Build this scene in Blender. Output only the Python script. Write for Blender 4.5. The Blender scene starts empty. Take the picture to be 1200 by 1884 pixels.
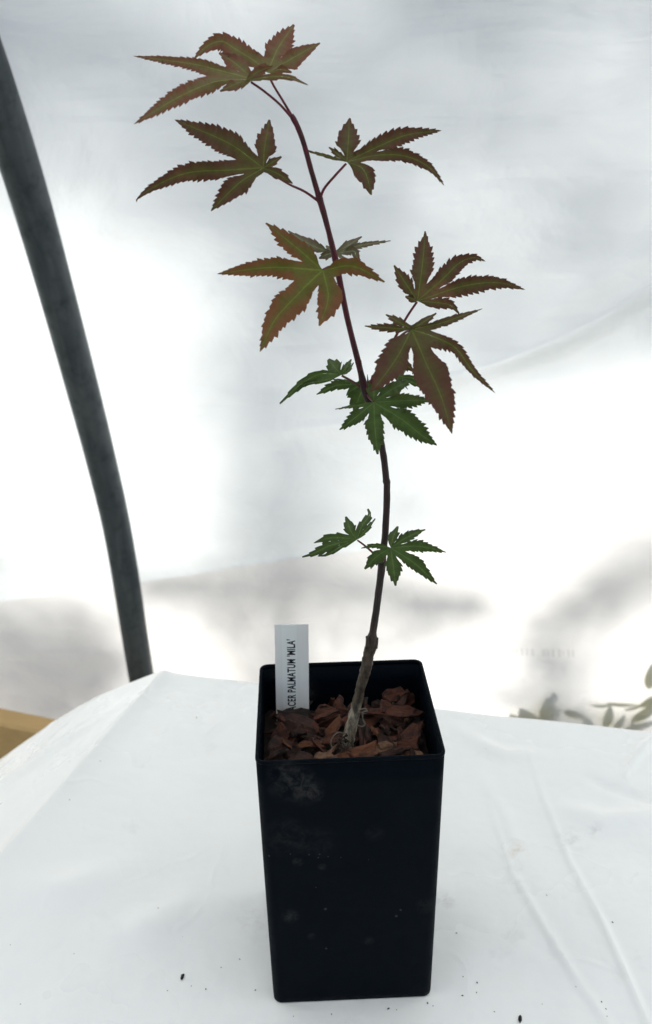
import bpy, bmesh, math, random
from mathutils import Vector, Matrix, noise
random.seed(7)
sc = bpy.context.scene
COL = sc.collection

# ------------------------------------------------------------------ camera
FPX, IW, IH = 1750.0, 1200.0, 1884.0
PITCH, ROLL = 0.368446, -0.017911
CAM = Vector((-0.008687, -0.443845, 0.448547))
FW = Vector((0, math.cos(PITCH), -math.sin(PITCH)))
U0 = Vector((0, math.sin(PITCH), math.cos(PITCH)))
R0 = Vector((1, 0, 0))
RT = R0 * math.cos(ROLL) + U0 * math.sin(ROLL)
UP = -R0 * math.sin(ROLL) + U0 * math.cos(ROLL)
cd = bpy.data.cameras.new('camera')
cam = bpy.data.objects.new('camera', cd)
COL.objects.link(cam)
cam.matrix_world = Matrix(((RT.x, UP.x, -FW.x, CAM.x), (RT.y, UP.y, -FW.y, CAM.y), (RT.z, UP.z, -FW.z, CAM.z), (0, 0, 0, 1)))
cd.sensor_fit = 'VERTICAL'
cd.sensor_height = 24.0
cd.lens = 24.0 * FPX / IH
cd.clip_start = 0.01
cd.clip_end = 200
cd.dof.use_dof = True
cd.dof.focus_distance = 0.47
cd.dof.aperture_fstop = 9.0
sc.camera = cam

# ------------------------------------------------------------------ light
SUN_EL, SUN_AZ = math.radians(32), math.radians(-16)
SUN = Vector((math.sin(SUN_AZ) * math.cos(SUN_EL), math.cos(SUN_AZ) * math.cos(SUN_EL), math.sin(SUN_EL)))
world = bpy.data.worlds.new('World')
sc.world = world
world.use_nodes = True
wn = world.node_tree
sky = wn.nodes.new('ShaderNodeTexSky')
sky.sky_type = 'NISHITA'
sky.sun_disc = False
sky.sun_elevation = SUN_EL
sky.sun_rotation = SUN_AZ % (2 * math.pi)
sky.dust_density = 1.0
sky.air_density = 1.0
sky.ozone_density = 1.0
wn.links.new(sky.outputs[0], wn.nodes['Background'].inputs[0])
wn.nodes['Background'].inputs[1].default_value = 0.10
sl = bpy.data.lights.new('sun', 'SUN')
sl.energy = 5.0
sl.angle = math.radians(2.4)
sl.color = (1.0, 0.97, 0.925)
so = bpy.data.objects.new('sun', sl)
so.rotation_euler = SUN.to_track_quat('Z', 'Y').to_euler()
COL.objects.link(so)
sc.view_settings.view_transform = 'Standard'
sc.view_settings.look = 'None'
sc.view_settings.gamma = 1.0
sc.view_settings.use_curve_mapping = False
sc.view_settings.exposure = 0.46
sc.render.engine = 'CYCLES'
sc.cycles.use_denoising = True
sc.cycles.max_bounces = 10
sc.cycles.diffuse_bounces = 6
sc.cycles.transmission_bounces = 8
sc.cycles.sample_clamp_indirect = 6.0


# ------------------------------------------------------------------ helpers
def ray(x, y):
    return FW + RT * ((x - 600.0) / FPX) + UP * ((942.0 - y) / FPX)


def on_y(x, y, Y):
    d = ray(x, y)
    return CAM + d * ((Y - CAM.y) / d.y)


def on_z(x, y, z=0.0):
    d = ray(x, y)
    return CAM + d * ((z - CAM.z) / d.z)


def link(name, me, mat=None, parent=None):
    o = bpy.data.objects.new(name, me)
    COL.objects.link(o)
    if mat is not None:
        me.materials.append(mat)
    if parent is not None:
        o.parent = parent
    return o


def empty(name, loc=(0, 0, 0)):
    o = bpy.data.objects.new(name, None)
    o.location = loc
    o.empty_display_size = 0.02
    COL.objects.link(o)
    return o


def tag(o, label=None, cat=None, group=None, kind=None):
    if label: o['label'] = label
    if cat: o['category'] = cat
    if group: o['group'] = group
    if kind: o['kind'] = kind
    return o


def mesh_of(bm, name, smooth=True):
    me = bpy.data.meshes.new(name)
    bm.normal_update()
    bm.to_mesh(me)
    bm.free()
    if smooth:
        for p in me.polygons: p.use_smooth = True
    return me


def smooth01(x):
    x = max(0.0, min(1.0, x))
    return x * x * (3 - 2 * x)


def catmull(P, n):
    """n+1 points evenly spread in length over a smooth curve through the points P."""
    Q = [P[0] * 2 - P[1]] + list(P) + [P[-1] * 2 - P[-2]]
    fine = []
    for i in range(1, len(Q) - 2):
        for k in range(24):
            t = k / 24
            a, b, c, d = Q[i - 1], Q[i], Q[i + 1], Q[i + 2]
            fine.append(0.5 * ((2 * b) + (c - a) * t + (2 * a - 5 * b + 4 * c - d) * t * t + (3 * b - a - 3 * c + d) * t ** 3))
    fine.append(P[-1].copy())
    L = [0.0]
    for i in range(1, len(fine)): L.append(L[-1] + (fine[i] - fine[i - 1]).length)
    out, j = [], 0
    for k in range(n + 1):
        s = L[-1] * k / n
        while j < len(L) - 2 and L[j + 1] < s: j += 1
        w = (s - L[j]) / max(1e-9, L[j + 1] - L[j])
        out.append(fine[j].lerp(fine[j + 1], max(0, min(1, w))))
    return out


def tube(bm, pts, radii, n=10, cap=True, wob=0.0, seed=0):
    rings = []
    ref = Vector((0.3, 1, 0.2)).normalized()
    for i, p in enumerate(pts):
        t = (pts[min(i + 1, len(pts) - 1)] - pts[max(i - 1, 0)]).normalized()
        a = (ref - t * ref.dot(t)).normalized()
        b = t.cross(a)
        ring = []
        for k in range(n):
            an = 2 * math.pi * k / n
            d = a * math.cos(an) + b * math.sin(an)
            r = radii[i]
            if wob:
                r *= 1 + wob * noise.noise((p + d * radii[i]) * 260 + Vector((seed, 0, 0)))
            ring.append(bm.verts.new(p + d * r))
        rings.append(ring)
    for i in range(len(rings) - 1):
        for k in range(n):
            bm.faces.new((rings[i][k], rings[i][(k + 1) % n], rings[i + 1][(k + 1) % n], rings[i + 1][k]))
    if cap:
        bm.faces.new(list(reversed(rings[0])))
        bm.faces.new(rings[-1])


def interp(xs, ys, x):
    if x <= xs[0]: return ys[0]
    for i in range(1, len(xs)):
        if x <= xs[i]:
            return ys[i - 1] + (ys[i] - ys[i - 1]) * (x - xs[i - 1]) / (xs[i] - xs[i - 1])
    return ys[-1]


# ------------------------------------------------------------------ materials
class NT:
    def __init__(self, name):
        self.m = bpy.data.materials.new(name)
        self.m.use_nodes = True
        self.t = self.m.node_tree
        self.p = self.t.nodes['Principled BSDF']
        self.out = self.t.nodes['Material Output']

    def n(self, typ, **kw):
        nd = self.t.nodes.new('ShaderNode' + typ)
        for k, v in kw.items(): setattr(nd, k, v)
        return nd

    def l(self, a, b): self.t.links.new(a, b)

    def tex(self, scale, detail=4, rough=0.55, kind='Object', dist=0.0, vec=None):
        nz = self.n('TexNoise')
        nz.inputs['Scale'].default_value = scale
        nz.inputs['Detail'].default_value = detail
        nz.inputs['Roughness'].default_value = rough
        nz.inputs['Distortion'].default_value = dist
        if vec is None:
            vec = self.n('TexCoord').outputs[kind]
        self.l(vec, nz.inputs['Vector'])
        return nz.outputs['Fac']

    def ramp(self, fac, stops):
        r = self.n('ValToRGB')
        e = r.color_ramp.elements
        while len(e) < len(stops): e.new(0.5)
        for i, (pos, c) in enumerate(stops):
            e[i].position = pos
            e[i].color = (c[0], c[1], c[2], 1) if hasattr(c, '__len__') else (c, c, c, 1)
        self.l(fac, r.inputs[0])
        return r.outputs[0]

    def mix(self, fac, a, b):
        m = self.n('Mix', data_type='RGBA')
        for sock, v in ((m.inputs['Factor'], fac), (m.inputs['A'], a), (m.inputs['B'], b)):
            if hasattr(v, 'is_linked'):
                self.l(v, sock)
            elif hasattr(v, '__len__'):
                sock.default_value = (v[0], v[1], v[2], 1)
            else:
                sock.default_value = v
        # the float factor is inputs[0]; colours are 6 and 7
        return m.outputs['Result']

    def math(self, op, a, b=None, clamp=False):
        m = self.n('Math', operation=op, use_clamp=clamp)
        for i, v in enumerate((a, b)):
            if v is None: continue
            if hasattr(v, 'is_linked'): self.l(v, m.inputs[i])
            else: m.inputs[i].default_value = v
        return m.outputs[0]

    def bump(self, h, strength=0.3, dist=0.001, normal=None):
        b = self.n('Bump')
        b.inputs['Strength'].default_value = strength
        b.inputs['Distance'].default_value = dist
        self.l(h, b.inputs['Height'])
        if normal is not None: self.l(normal, b.inputs['Normal'])
        return b.outputs[0]


def film_mat(name, trans, diff, tw, seed):
    t = NT(name)
    co = t.n('TexCoord').outputs['Object']
    h1 = t.tex(5.0, 5, 0.5, vec=co, dist=0.6)
    mp = t.n('Mapping')
    mp.inputs['Scale'].default_value = (3.0, 14.0, 14.0)
    mp.inputs['Rotation'].default_value = (0, math.radians(-14), 0)
    mp.inputs['Location'].default_value = (seed, 0, 0)
    t.l(co, mp.inputs['Vector'])
    h2 = t.tex(1.6, 3, 0.5, vec=mp.outputs[0], dist=0.8)
    b1 = t.bump(h1, 0.35, 0.05)
    b2 = t.bump(h2, 0.25, 0.02, b1)
    b3 = t.bump(t.tex(900, 2, 0.5, vec=co), 0.08, 0.001, b2)
    tr = t.n('BsdfTranslucent')
    dust = t.tex(3.5, 5, 0.6, vec=co)
    t.l(t.mix(t.ramp(dust, [(0.4, 0.0), (0.75, 1.0)]), trans, [c * 0.93 for c in trans]), tr.inputs['Color'])
    t.l(b3, tr.inputs['Normal'])
    di = t.n('BsdfDiffuse')
    di.inputs['Color'].default_value = (*diff, 1)
    t.l(b3, di.inputs['Normal'])
    gl = t.n('BsdfGlossy')
    gl.inputs['Roughness'].default_value = 0.35
    gl.inputs['Color'].default_value = (1, 1, 1, 1)
    t.l(b3, gl.inputs['Normal'])
    m1 = t.n('MixShader')
    m1.inputs[0].default_value = 1 - tw
    t.l(tr.outputs[0], m1.inputs[1]); t.l(di.outputs[0], m1.inputs[2])
    m2 = t.n('MixShader')
    m2.inputs[0].default_value = 0.04
    t.l(m1.outputs[0], m2.inputs[1]); t.l(gl.outputs[0], m2.inputs[2])
    t.l(m2.outputs[0], t.out.inputs['Surface'])
    return t.m


M_roof = film_mat('milky_greenhouse_film', (0.87, 0.905, 0.895), (0.82, 0.845, 0.84), 0.62, 0.0)
M_side = film_mat('clear_milky_greenhouse_film', (0.93, 0.915, 0.88), (0.84, 0.83, 0.80), 0.66, 5.0)


def sheet_mat():
    t = NT('white_plastic_sheet')
    co = t.n('TexCoord').outputs['Object']
    big = t.tex(6, 4, 0.55, vec=co)
    base = t.mix(t.ramp(big, [(0.35, 0.0), (0.7, 1.0)]), (0.885, 0.880, 0.862), (0.845, 0.842, 0.828))
    # grubby grey smears
    sm = t.tex(16, 6, 0.65, vec=co, dist=0.7)
    base = t.mix(t.ramp(sm, [(0.62, 0.0), (0.80, 0.35)]), base, (0.56, 0.55, 0.53))
    # tiny specks of soil
    vo = t.n('TexVoronoi'); vo.inputs['Scale'].default_value = 60
    t.l(co, vo.inputs['Vector'])
    cell = t.n('SeparateColor'); t.l(vo.outputs['Color'], cell.inputs[0])
    rare = t.math('GREATER_THAN', cell.outputs[0], 0.80)
    rad = t.math('MULTIPLY', cell.outputs[1], 0.085)
    spot = t.math('MULTIPLY', t.math('LESS_THAN', vo.outputs['Distance'], rad), rare)
    base = t.mix(t.math('MULTIPLY', spot, 0.45), base, (0.20, 0.17, 0.15))
    # pale tan and grey stains beside the pot, where they lie on the sheet
    for px, py, r, col, k in ((950, 1565, 0.012, (0.60, 0.50, 0.36), 0.5), (1050, 1545, 0.016, (0.45, 0.45, 0.44), 0.35),
                              (1095, 1530, 0.010, (0.45, 0.45, 0.44), 0.35), (815, 1655, 0.010, (0.50, 0.45, 0.40), 0.5),
                              (950, 1615, 0.018, (0.5, 0.5, 0.48), 0.25), (475, 1690, 0.02, (0.62, 0.57, 0.55), 0.35)):
        P = on_z(px, py, 0.0)
        vm = t.n('VectorMath', operation='DISTANCE')
        t.l(co, vm.inputs[0]); vm.inputs[1].default_value = P
        d = t.math('DIVIDE', vm.outputs['Value'], r)
        wob = t.tex(130, 5, 0.7, vec=co)
        fac = t.math('MULTIPLY', t.math('SUBTRACT', 1.0, d, clamp=True), t.ramp(wob, [(0.45, 0.0), (0.62, 1.0)]))
        base = t.mix(t.math('MULTIPLY', fac, k), base, col)
    t.l(base, t.p.inputs['Base Color'])
    t.l(t.ramp(big, [(0.3, 0.22), (0.7, 0.38)]), t.p.inputs['Roughness'])
    t.p.inputs['Specular IOR Level'].default_value = 0.5
    b1 = t.bump(t.tex(20, 3, 0.45, vec=co), 0.20, 0.016)
    vr = t.n('TexVoronoi', feature='DISTANCE_TO_EDGE'); vr.inputs['Scale'].default_value = 17
    wv = t.n('VectorMath', operation='ADD')
    nzc = t.n('TexNoise'); nzc.inputs['Scale'].default_value = 14; t.l(co, nzc.inputs['Vector'])
    sc_ = t.n('VectorMath', operation='SCALE'); sc_.inputs['Scale'].default_value = 0.06; t.l(nzc.outputs['Color'], sc_.inputs[0])
    t.l(co, wv.inputs[0]); t.l(sc_.outputs[0], wv.inputs[1]); t.l(wv.outputs[0], vr.inputs['Vector'])
    cre = t.math('MULTIPLY', t.ramp(vr.outputs['Distance'], [(0.0, 1.0), (0.06, 0.0)]), t.ramp(t.tex(11, 3, 0.5, vec=co), [(0.52, 0.0), (0.70, 1.0)]))
    b2 = t.bump(cre, 0.22, 0.002, b1)
    b3 = t.bump(t.tex(260, 5, 0.7, vec=co), 0.12, 0.0008, b2)
    t.l(b3, t.p.inputs['Normal'])
    return t.m


M_sheet = sheet_mat()


def plain(name, col, rough=0.6, spec=0.4, var=0.25, scale=30, bump=0.0, bscale=200, metal=0.0):
    t = NT(name)
    f = t.tex(scale, 5, 0.6)
    t.l(t.mix(f, [c * (1 + var) for c in col], [c * (1 - var) for c in col]), t.p.inputs['Base Color'])
    t.p.inputs['Roughness'].default_value = rough
    t.p.inputs['Specular IOR Level'].default_value = spec
    t.p.inputs['Metallic'].default_value = metal
    if bump:
        t.l(t.bump(t.tex(bscale, 4, 0.6), bump, 0.001), t.p.inputs['Normal'])
    return t.m


def pot_mat():
    t = NT('black_pot_plastic')
    co = t.n('TexCoord').outputs['Object']
    base = t.mix(t.tex(20, 4, 0.6, vec=co), (0.0006, 0.0024, 0.0050), (0.0012, 0.0036, 0.0068))
    # dried soil smudges and thumb marks on the front wall (object coordinates: metres)
    stains = [(-0.030, 0.151, 0.014, 0.60), (-0.024, 0.147, 0.012, 0.55), (-0.034, 0.158, 0.009, 0.5), (-0.019, 0.144, 0.006, 0.9),
              (-0.034, 0.117, 0.014, 0.40), (-0.018, 0.113, 0.012, 0.30),
              (-0.028, 0.1005, 0.0035, 0.9), (-0.0155, 0.0965, 0.0028, 0.7), (-0.033, 0.064, 0.0055, 0.8),
              (0.009, 0.044, 0.0035, 0.6), (0.012, 0.117, 0.006, 0.3), (-0.022, 0.049, 0.003, 0.45), (0.040, 0.067, 0.007, 0.4)]
    sep = t.n('SeparateXYZ'); t.l(co, sep.inputs[0])
    cmb = t.n('CombineXYZ'); t.l(sep.outputs[0], cmb.inputs[0]); t.l(sep.outputs[2], cmb.inputs[2])
    flat = cmb.outputs[0]
    n1 = t.tex(170, 6, 0.72, vec=co, dist=0.6)
    n2 = t.tex(900, 3, 0.6, vec=co)
    for x, z, r, k in stains:
        vm = t.n('VectorMath', operation='DISTANCE')
        t.l(flat, vm.inputs[0]); vm.inputs[1].default_value = (x, 0, z)
        d = t.math('DIVIDE', vm.outputs['Value'], r)
        fall = t.math('SUBTRACT', 1.0, t.math('MULTIPLY', d, d), clamp=True)
        f = t.math('MULTIPLY', fall, t.ramp(n1, [(0.40, 0.0), (0.66, 1.0)]))
        f = t.math('MULTIPLY', f, t.ramp(n2, [(0.3, 0.5), (0.7, 1.0)]))
        base = t.mix(t.math('MULTIPLY', f, k * 0.55), base, (0.075, 0.070, 0.066))
    # a line of splashed grit, and sparse dust specks
    vo = t.n('TexVoronoi'); vo.inputs['Scale'].default_value = 420
    t.l(co, vo.inputs['Vector'])
    cell = t.n('SeparateColor'); t.l(vo.outputs['Color'], cell.inputs[0])
    lz = t.math('ABSOLUTE', t.math('SUBTRACT', t.math('ADD', sep.outputs[2], t.math('MULTIPLY', sep.outputs[0], 0.08)), 0.1025))
    band = t.math('MULTIPLY', t.math('LESS_THAN', lz, 0.0022), t.math('LESS_THAN', sep.outputs[0], 0.010))
    thr = t.math('SUBTRACT', 0.993, t.math('MULTIPLY', band, 0.40))
    spot = t.math('MULTIPLY', t.math('GREATER_THAN', cell.outputs[0], thr), t.math('LESS_THAN', vo.outputs['Distance'], t.math('MULTIPLY', cell.outputs[1], 0.40)))
    base = t.mix(t.math('MULTIPLY', spot, 0.35), base, (0.085, 0.078, 0.07))
    t.l(base, t.p.inputs['Base Color'])
    t.l(t.ramp(n1, [(0.3, 0.42), (0.7, 0.60)]), t.p.inputs['Roughness'])
    t.p.inputs['Specular IOR Level'].default_value = 0.045
    t.l(t.bump(t.tex(70, 3, 0.5, vec=co), 0.12, 0.002, t.bump(t.tex(1400, 2, 0.5, vec=co), 0.06, 0.0004)), t.p.inputs['Normal'])
    return t.m


M_pot = pot_mat()


def leaf_mat(name, blade, edge, rib, blush, blush_amt, trans):
    """Colours follow the leaf: attribute r = distance from the midrib, g = place across the lobe, b = place along it."""
    t = NT(name)
    at = t.n('Attribute', attribute_name='leafmap')
    s = t.n('SeparateColor'); t.l(at.outputs['Color'], s.inputs[0])
    co = t.n('TexCoord').outputs['Object']
    blot = t.tex(75, 5, 0.65, vec=co, dist=0.5)
    fine = t.tex(420, 4, 0.6, vec=co)
    # blade to margin
    f = t.math('ADD', t.math('MULTIPLY', s.outputs[1], 0.75), t.math('MULTIPLY', t.math('SUBTRACT', blot, 0.5), 1.5))
    f = t.math('ADD', f, t.math('MULTIPLY', t.math('SUBTRACT', s.outputs[2], 0.45), 0.55))
    col = t.mix(t.ramp(f, [(0.12, 0.0), (0.62, 1.0)]), blade, edge)
    # blush patches
    b2 = t.tex(48, 4, 0.6, vec=co)
    col = t.mix(t.math('MULTIPLY', t.ramp(b2, [(0.60, 0.0), (0.74, 1.0)]), blush_amt), col, blush)
    # fine side veins, herringbone off the midrib
    ph = t.math('SUBTRACT', t.math('MULTIPLY', s.outputs[2], 62.0), t.math('MULTIPLY', s.outputs[0], 20.0))
    vv = t.math('POWER', t.math('ABSOLUTE', t.math('SINE', ph)), 10.0)
    vv = t.math('MULTIPLY', vv, t.math('SUBTRACT', 0.9, s.outputs[1], clamp=True))
    col = t.mix(t.math('MULTIPLY', vv, 0.30), col, rib)
    # midrib: thin pale line with a soft green halo
    halo = t.ramp(s.outputs[0], [(0.0, 1.0), (0.42, 0.0)])
    halo = t.math('MULTIPLY', halo, t.ramp(s.outputs[2], [(0.45, 1.0), (0.95, 0.1)]))
    col = t.mix(t.math('MULTIPLY', halo, 0.34), col, rib)
    line = t.ramp(s.outputs[0], [(0.028, 1.0), (0.062, 0.0)])
    line = t.math('MULTIPLY', line, t.ramp(s.outputs[2], [(0.6, 1.0), (0.98, 0.15)]))
    col = t.mix(t.math('MULTIPLY', line, 0.55), col, [c * 1.6 for c in rib])
    col = t.mix(t.math('MULTIPLY', t.ramp(fine, [(0.35, 1.0), (0.6, 0.0)]), 0.22), col, [c * 0.5 for c in edge])
    t.l(col, t.p.inputs['Base Color'])
    t.p.inputs['Roughness'].default_value = 0.52
    t.p.inputs['Specular IOR Level'].default_value = 0.35
    hh = t.math('ADD', t.math('MULTIPLY', vv, -0.5), t.math('MULTIPLY', line, -1.0))
    nb = t.bump(t.math('ADD', hh, fine), 0.35, 0.0006)
    t.l(nb, t.p.inputs['Normal'])
    tr = t.n('BsdfTranslucent')
    t.l(col, tr.inputs['Color'])
    m = t.n('MixShader'); m.inputs[0].default_value = trans
    t.l(t.p.outputs[0], m.inputs[1]); t.l(tr.outputs[0], m.inputs[2])
    t.l(m.outputs[0], t.out.inputs['Surface'])
    return t.m


M_bronze = leaf_mat('bronze_maple_leaf', (0.076, 0.056, 0.018), (0.084, 0.034, 0.020), (0.088, 0.110, 0.020), (0.22, 0.092, 0.052), 0.50, 0.55)
M_mottle = leaf_mat('mottled_maple_leaf', (0.100, 0.092, 0.018), (0.165, 0.066, 0.026), (0.112, 0.145, 0.022), (0.30, 0.130, 0.070), 0.75, 0.58)
M_blush = leaf_mat('blushed_maple_leaf', (0.140, 0.112, 0.042), (0.170, 0.066, 0.040), (0.150, 0.160, 0.048), (0.38, 0.075, 0.038), 0.80, 0.55)
M_under = leaf_mat('pale_leaf_underside', (0.105, 0.105, 0.055), (0.115, 0.072, 0.048), (0.16, 0.165, 0.085), (0.16, 0.095, 0.065), 0.4, 0.45)
M_green = leaf_mat('green_maple_leaf', (0.052, 0.098, 0.018), (0.044, 0.070, 0.015), (0.076, 0.122, 0.034), (0.13, 0.125, 0.028), 0.60, 0.45)


def stem_mat(name, a, b, rough=0.5):
    t = NT(name)
    co = t.n('TexCoord').outputs['Object']
    mp = t.n('Mapping'); mp.inputs['Scale'].default_value = (1, 1, 0.25); t.l(co, mp.inputs['Vector'])
    f = t.tex(420, 5, 0.65, vec=mp.outputs[0])
    t.l(t.mix(t.ramp(f, [(0.35, 0.0), (0.65, 1.0)]), a, b), t.p.inputs['Base Color'])
    t.p.inputs['Roughness'].default_value = rough
    t.p.inputs['Specular IOR Level'].default_value = 0.35
    t.l(t.bump(f, 0.4, 0.0006), t.p.inputs['Normal'])
    return t.m


def main_stem_mat():
    """Grey lichened bark at the foot, dull brown wood above it, dark purple-red young shoot on top."""
    t = NT('maple_stem_bark')
    co = t.n('TexCoord').outputs['Object']
    sep = t.n('SeparateXYZ'); t.l(co, sep.inputs[0])
    mp = t.n('Mapping'); mp.inputs['Scale'].default_value = (1, 1, 0.3); t.l(co, mp.inputs['Vector'])
    f = t.tex(380, 6, 0.7, vec=mp.outputs[0])
    big = t.tex(120, 4, 0.6, vec=co)
    z = t.math('ADD', sep.outputs[2], t.math('MULTIPLY', t.math('SUBTRACT', big, 0.5), 0.016))
    zn = t.math('DIVIDE', t.math('SUBTRACT', z, 0.13), 0.34)
    grad = t.ramp(zn, [(0.02, (0.46, 0.40, 0.31)), (0.085, (0.42, 0.36, 0.27)), (0.105, (0.105, 0.082, 0.058)), (0.20, (0.080, 0.056, 0.040)),
                       (0.26, (0.032, 0.022, 0.020)), (0.60, (0.036, 0.012, 0.016)), (0.66, (0.085, 0.011, 0.022)), (1.0, (0.095, 0.011, 0.022))])
    col = t.mix(t.ramp(f, [(0.42, 0.0), (0.62, 0.75)]), grad, (0.014, 0.010, 0.008))
    moss = t.math('MULTIPLY', t.ramp(big, [(0.60, 0.0), (0.70, 0.7)]), t.math('LESS_THAN', zn, 0.22))
    col = t.mix(moss, col, (0.055, 0.050, 0.012))
    t.l(col, t.p.inputs['Base Color'])
    t.p.inputs['Roughness'].default_value = 0.55
    t.p.inputs['Specular IOR Level'].default_value = 0.3
    t.l(t.bump(f, 0.8, 0.0014), t.p.inputs['Normal'])
    return t.m


M_stem = main_stem_mat()
M_petiole = stem_mat('red_petiole', (0.14, 0.018, 0.026), (0.080, 0.010, 0.016))
M_petiole2 = stem_mat('tan_petiole', (0.10, 0.035, 0.022), (0.06, 0.02, 0.015))
M_pipe = plain('galvanised_pipe', (0.085, 0.10, 0.11), rough=0.48, spec=0.5, var=0.35, scale=14, bump=0.25, bscale=60, metal=0.55)


def pipe_mat():
    t = NT('weathered_galvanised_pipe')
    co = t.n('TexCoord').outputs['Object']
    mp = t.n('Mapping'); mp.inputs['Scale'].default_value = (30, 3, 3); t.l(co, mp.inputs['Vector'])
    f = t.tex(2.0, 6, 0.65, vec=mp.outputs[0], dist=0.4)
    g = t.tex(45, 5, 0.7, vec=co)
    col = t.mix(t.ramp(f, [(0.35, 0.0), (0.65, 1.0)]), (0.034, 0.047, 0.056), (0.078, 0.092, 0.100))
    col = t.mix(t.ramp(g, [(0.5, 0.0), (0.72, 0.55)]), col, (0.020, 0.028, 0.032))
    t.l(col, t.p.inputs['Base Color'])
    t.p.inputs['Metallic'].default_value = 0.25
    t.l(t.ramp(g, [(0.3, 0.42), (0.7, 0.66)]), t.p.inputs['Roughness'])
    t.p.inputs['Specular IOR Level'].default_value = 0.3
    t.l(t.bump(g, 0.25, 0.001), t.p.inputs['Normal'])
    return t.m


M_pipe = pipe_mat()


def wood_mat():
    t = NT('raw_timber')
    co = t.n('TexCoord').outputs['Object']
    mp = t.n('Mapping'); mp.inputs['Scale'].default_value = (2, 40, 40); t.l(co, mp.inputs['Vector'])
    f = t.tex(3, 6, 0.65, vec=mp.outputs[0], dist=0.5)
    t.l(t.mix(f, (0.52, 0.35, 0.15), (0.34, 0.21, 0.085)), t.p.inputs['Base Color'])
    t.p.inputs['Roughness'].default_value = 0.7
    t.l(t.bump(f, 0.3, 0.002), t.p.inputs['Normal'])
    return t.m


M_wood = wood_mat()
M_ground = plain('bare_soil_ground', (0.20, 0.18, 0.14), rough=0.95, var=0.4, scale=8, bump=0.6, bscale=40)
M_soil = plain('dark_potting_mix', (0.016, 0.010, 0.008), rough=0.95, var=0.5, scale=300, bump=0.8, bscale=500)
M_tagw = plain('white_label_plastic', (0.82, 0.81, 0.80), rough=0.45, var=0.03, scale=120, bump=0.05)
M_tape = plain('printed_label_strip', (0.84, 0.85, 0.84), rough=0.38, var=0.02, scale=60)
M_ink = plain('black_print', (0.018, 0.019, 0.022), rough=0.5, var=0.1)
M_tree = plain('tree_leaves', (0.06, 0.10, 0.03), rough=0.6, var=0.3, scale=6)
M_trunk = plain('tree_bark', (0.12, 0.09, 0.07), rough=0.9, var=0.3, scale=20)
M_weed = plain('weed_leaf', (0.16, 0.17, 0.03), rough=0.6, var=0.3, scale=25)
_t = M_weed.node_tree
_tr = _t.nodes.new('ShaderNodeBsdfTranslucent'); _tr.inputs[0].default_value = (0.30, 0.27, 0.02, 1)
_mx = _t.nodes.new('ShaderNodeMixShader'); _mx.inputs[0].default_value = 0.55
_t.links.new(_t.nodes['Principled BSDF'].outputs[0], _mx.inputs[1]); _t.links.new(_tr.outputs[0], _mx.inputs[2])
_t.links.new(_mx.outputs[0], _t.nodes['Material Output'].inputs['Surface'])
M_print = plain('faded_film_print', (0.30, 0.30, 0.29), rough=0.6, var=0.2)


def bark_mat(name, a, b, c):
    t = NT(name)
    co = t.n('TexCoord').outputs['Object']
    mp = t.n('Mapping'); mp.inputs['Scale'].default_value = (110, 900, 900); t.l(co, mp.inputs['Vector'])
    f = t.tex(1.0, 8, 0.75, vec=mp.outputs[0], dist=0.9)
    g = t.tex(160, 6, 0.7, vec=co)
    col = t.mix(t.ramp(f, [(0.3, 0.0), (0.7, 1.0)]), a, b)
    col = t.mix(t.ramp(g, [(0.46, 0.0), (0.62, 0.9)]), col, c)
    t.l(col, t.p.inputs['Base Color'])
    t.p.inputs['Roughness'].default_value = 0.68
    t.p.inputs['Specular IOR Level'].default_value = 0.35
    t.l(t.bump(f, 1.0, 0.0022), t.p.inputs['Normal'])
    return t.m


M_bark = [bark_mat('red_brown_bark', (0.150, 0.048, 0.027), (0.062, 0.020, 0.012), (0.018, 0.009, 0.007)),
          bark_mat('dark_bark', (0.080, 0.032, 0.021), (0.032, 0.014, 0.010), (0.012, 0.008, 0.007)),
          bark_mat('orange_bark', (0.20, 0.075, 0.032), (0.105, 0.036, 0.017), (0.040, 0.016, 0.011)),
          bark_mat('tan_bark', (0.26, 0.145, 0.085), (0.16, 0.078, 0.042), (0.07, 0.036, 0.022)),
          bark_mat('charred_bark', (0.030, 0.022, 0.018), (0.014, 0.011, 0.009), (0.05, 0.03, 0.02))]

# ------------------------------------------------------------------ setting: ground, film walls, hoop, board
GZ = -0.78
bm = bmesh.new()
for x, y in ((-60, -60), (60, -60), (60, 60), (-60, 60)): bm.verts.new((x, y, GZ))
bm.faces.new(bm.verts)
tag(link('ground', mesh_of(bm, 'ground', False), M_ground), kind='structure')

HOOP = [(1.05, -0.78), (0.995, -0.58), (0.942, -0.38), (0.886, -0.11), (0.827, 0.039), (0.762, 0.171), (0.694, 0.300), (0.636, 0.402), (0.578, 0.486), (0.504, 0.573), (0.38, 0.69), (0.16, 0.85), (-0.14, 1.01), (-0.55, 1.14), (-1.10, 1.20), (-1.65, 1.15), (-2.1, 1.02)]
PIPE_R = 0.021
hoopc = catmull([Vector((0, a, b)) for a, b in HOOP], 400)
filmc = []                                                    # the film lies on the outside of the pipe
for i, p in enumerate(hoopc):
    t = (hoopc[min(i + 1, 400)] - hoopc[max(i - 1, 0)]).normalized()
    filmc.append(p + Vector((0, t.z, -t.y)) * (PIPE_R + 0.004))
FL = [0.0]
for i in range(1, 401): FL.append(FL[-1] + (filmc[i] - filmc[i - 1]).length)


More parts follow.
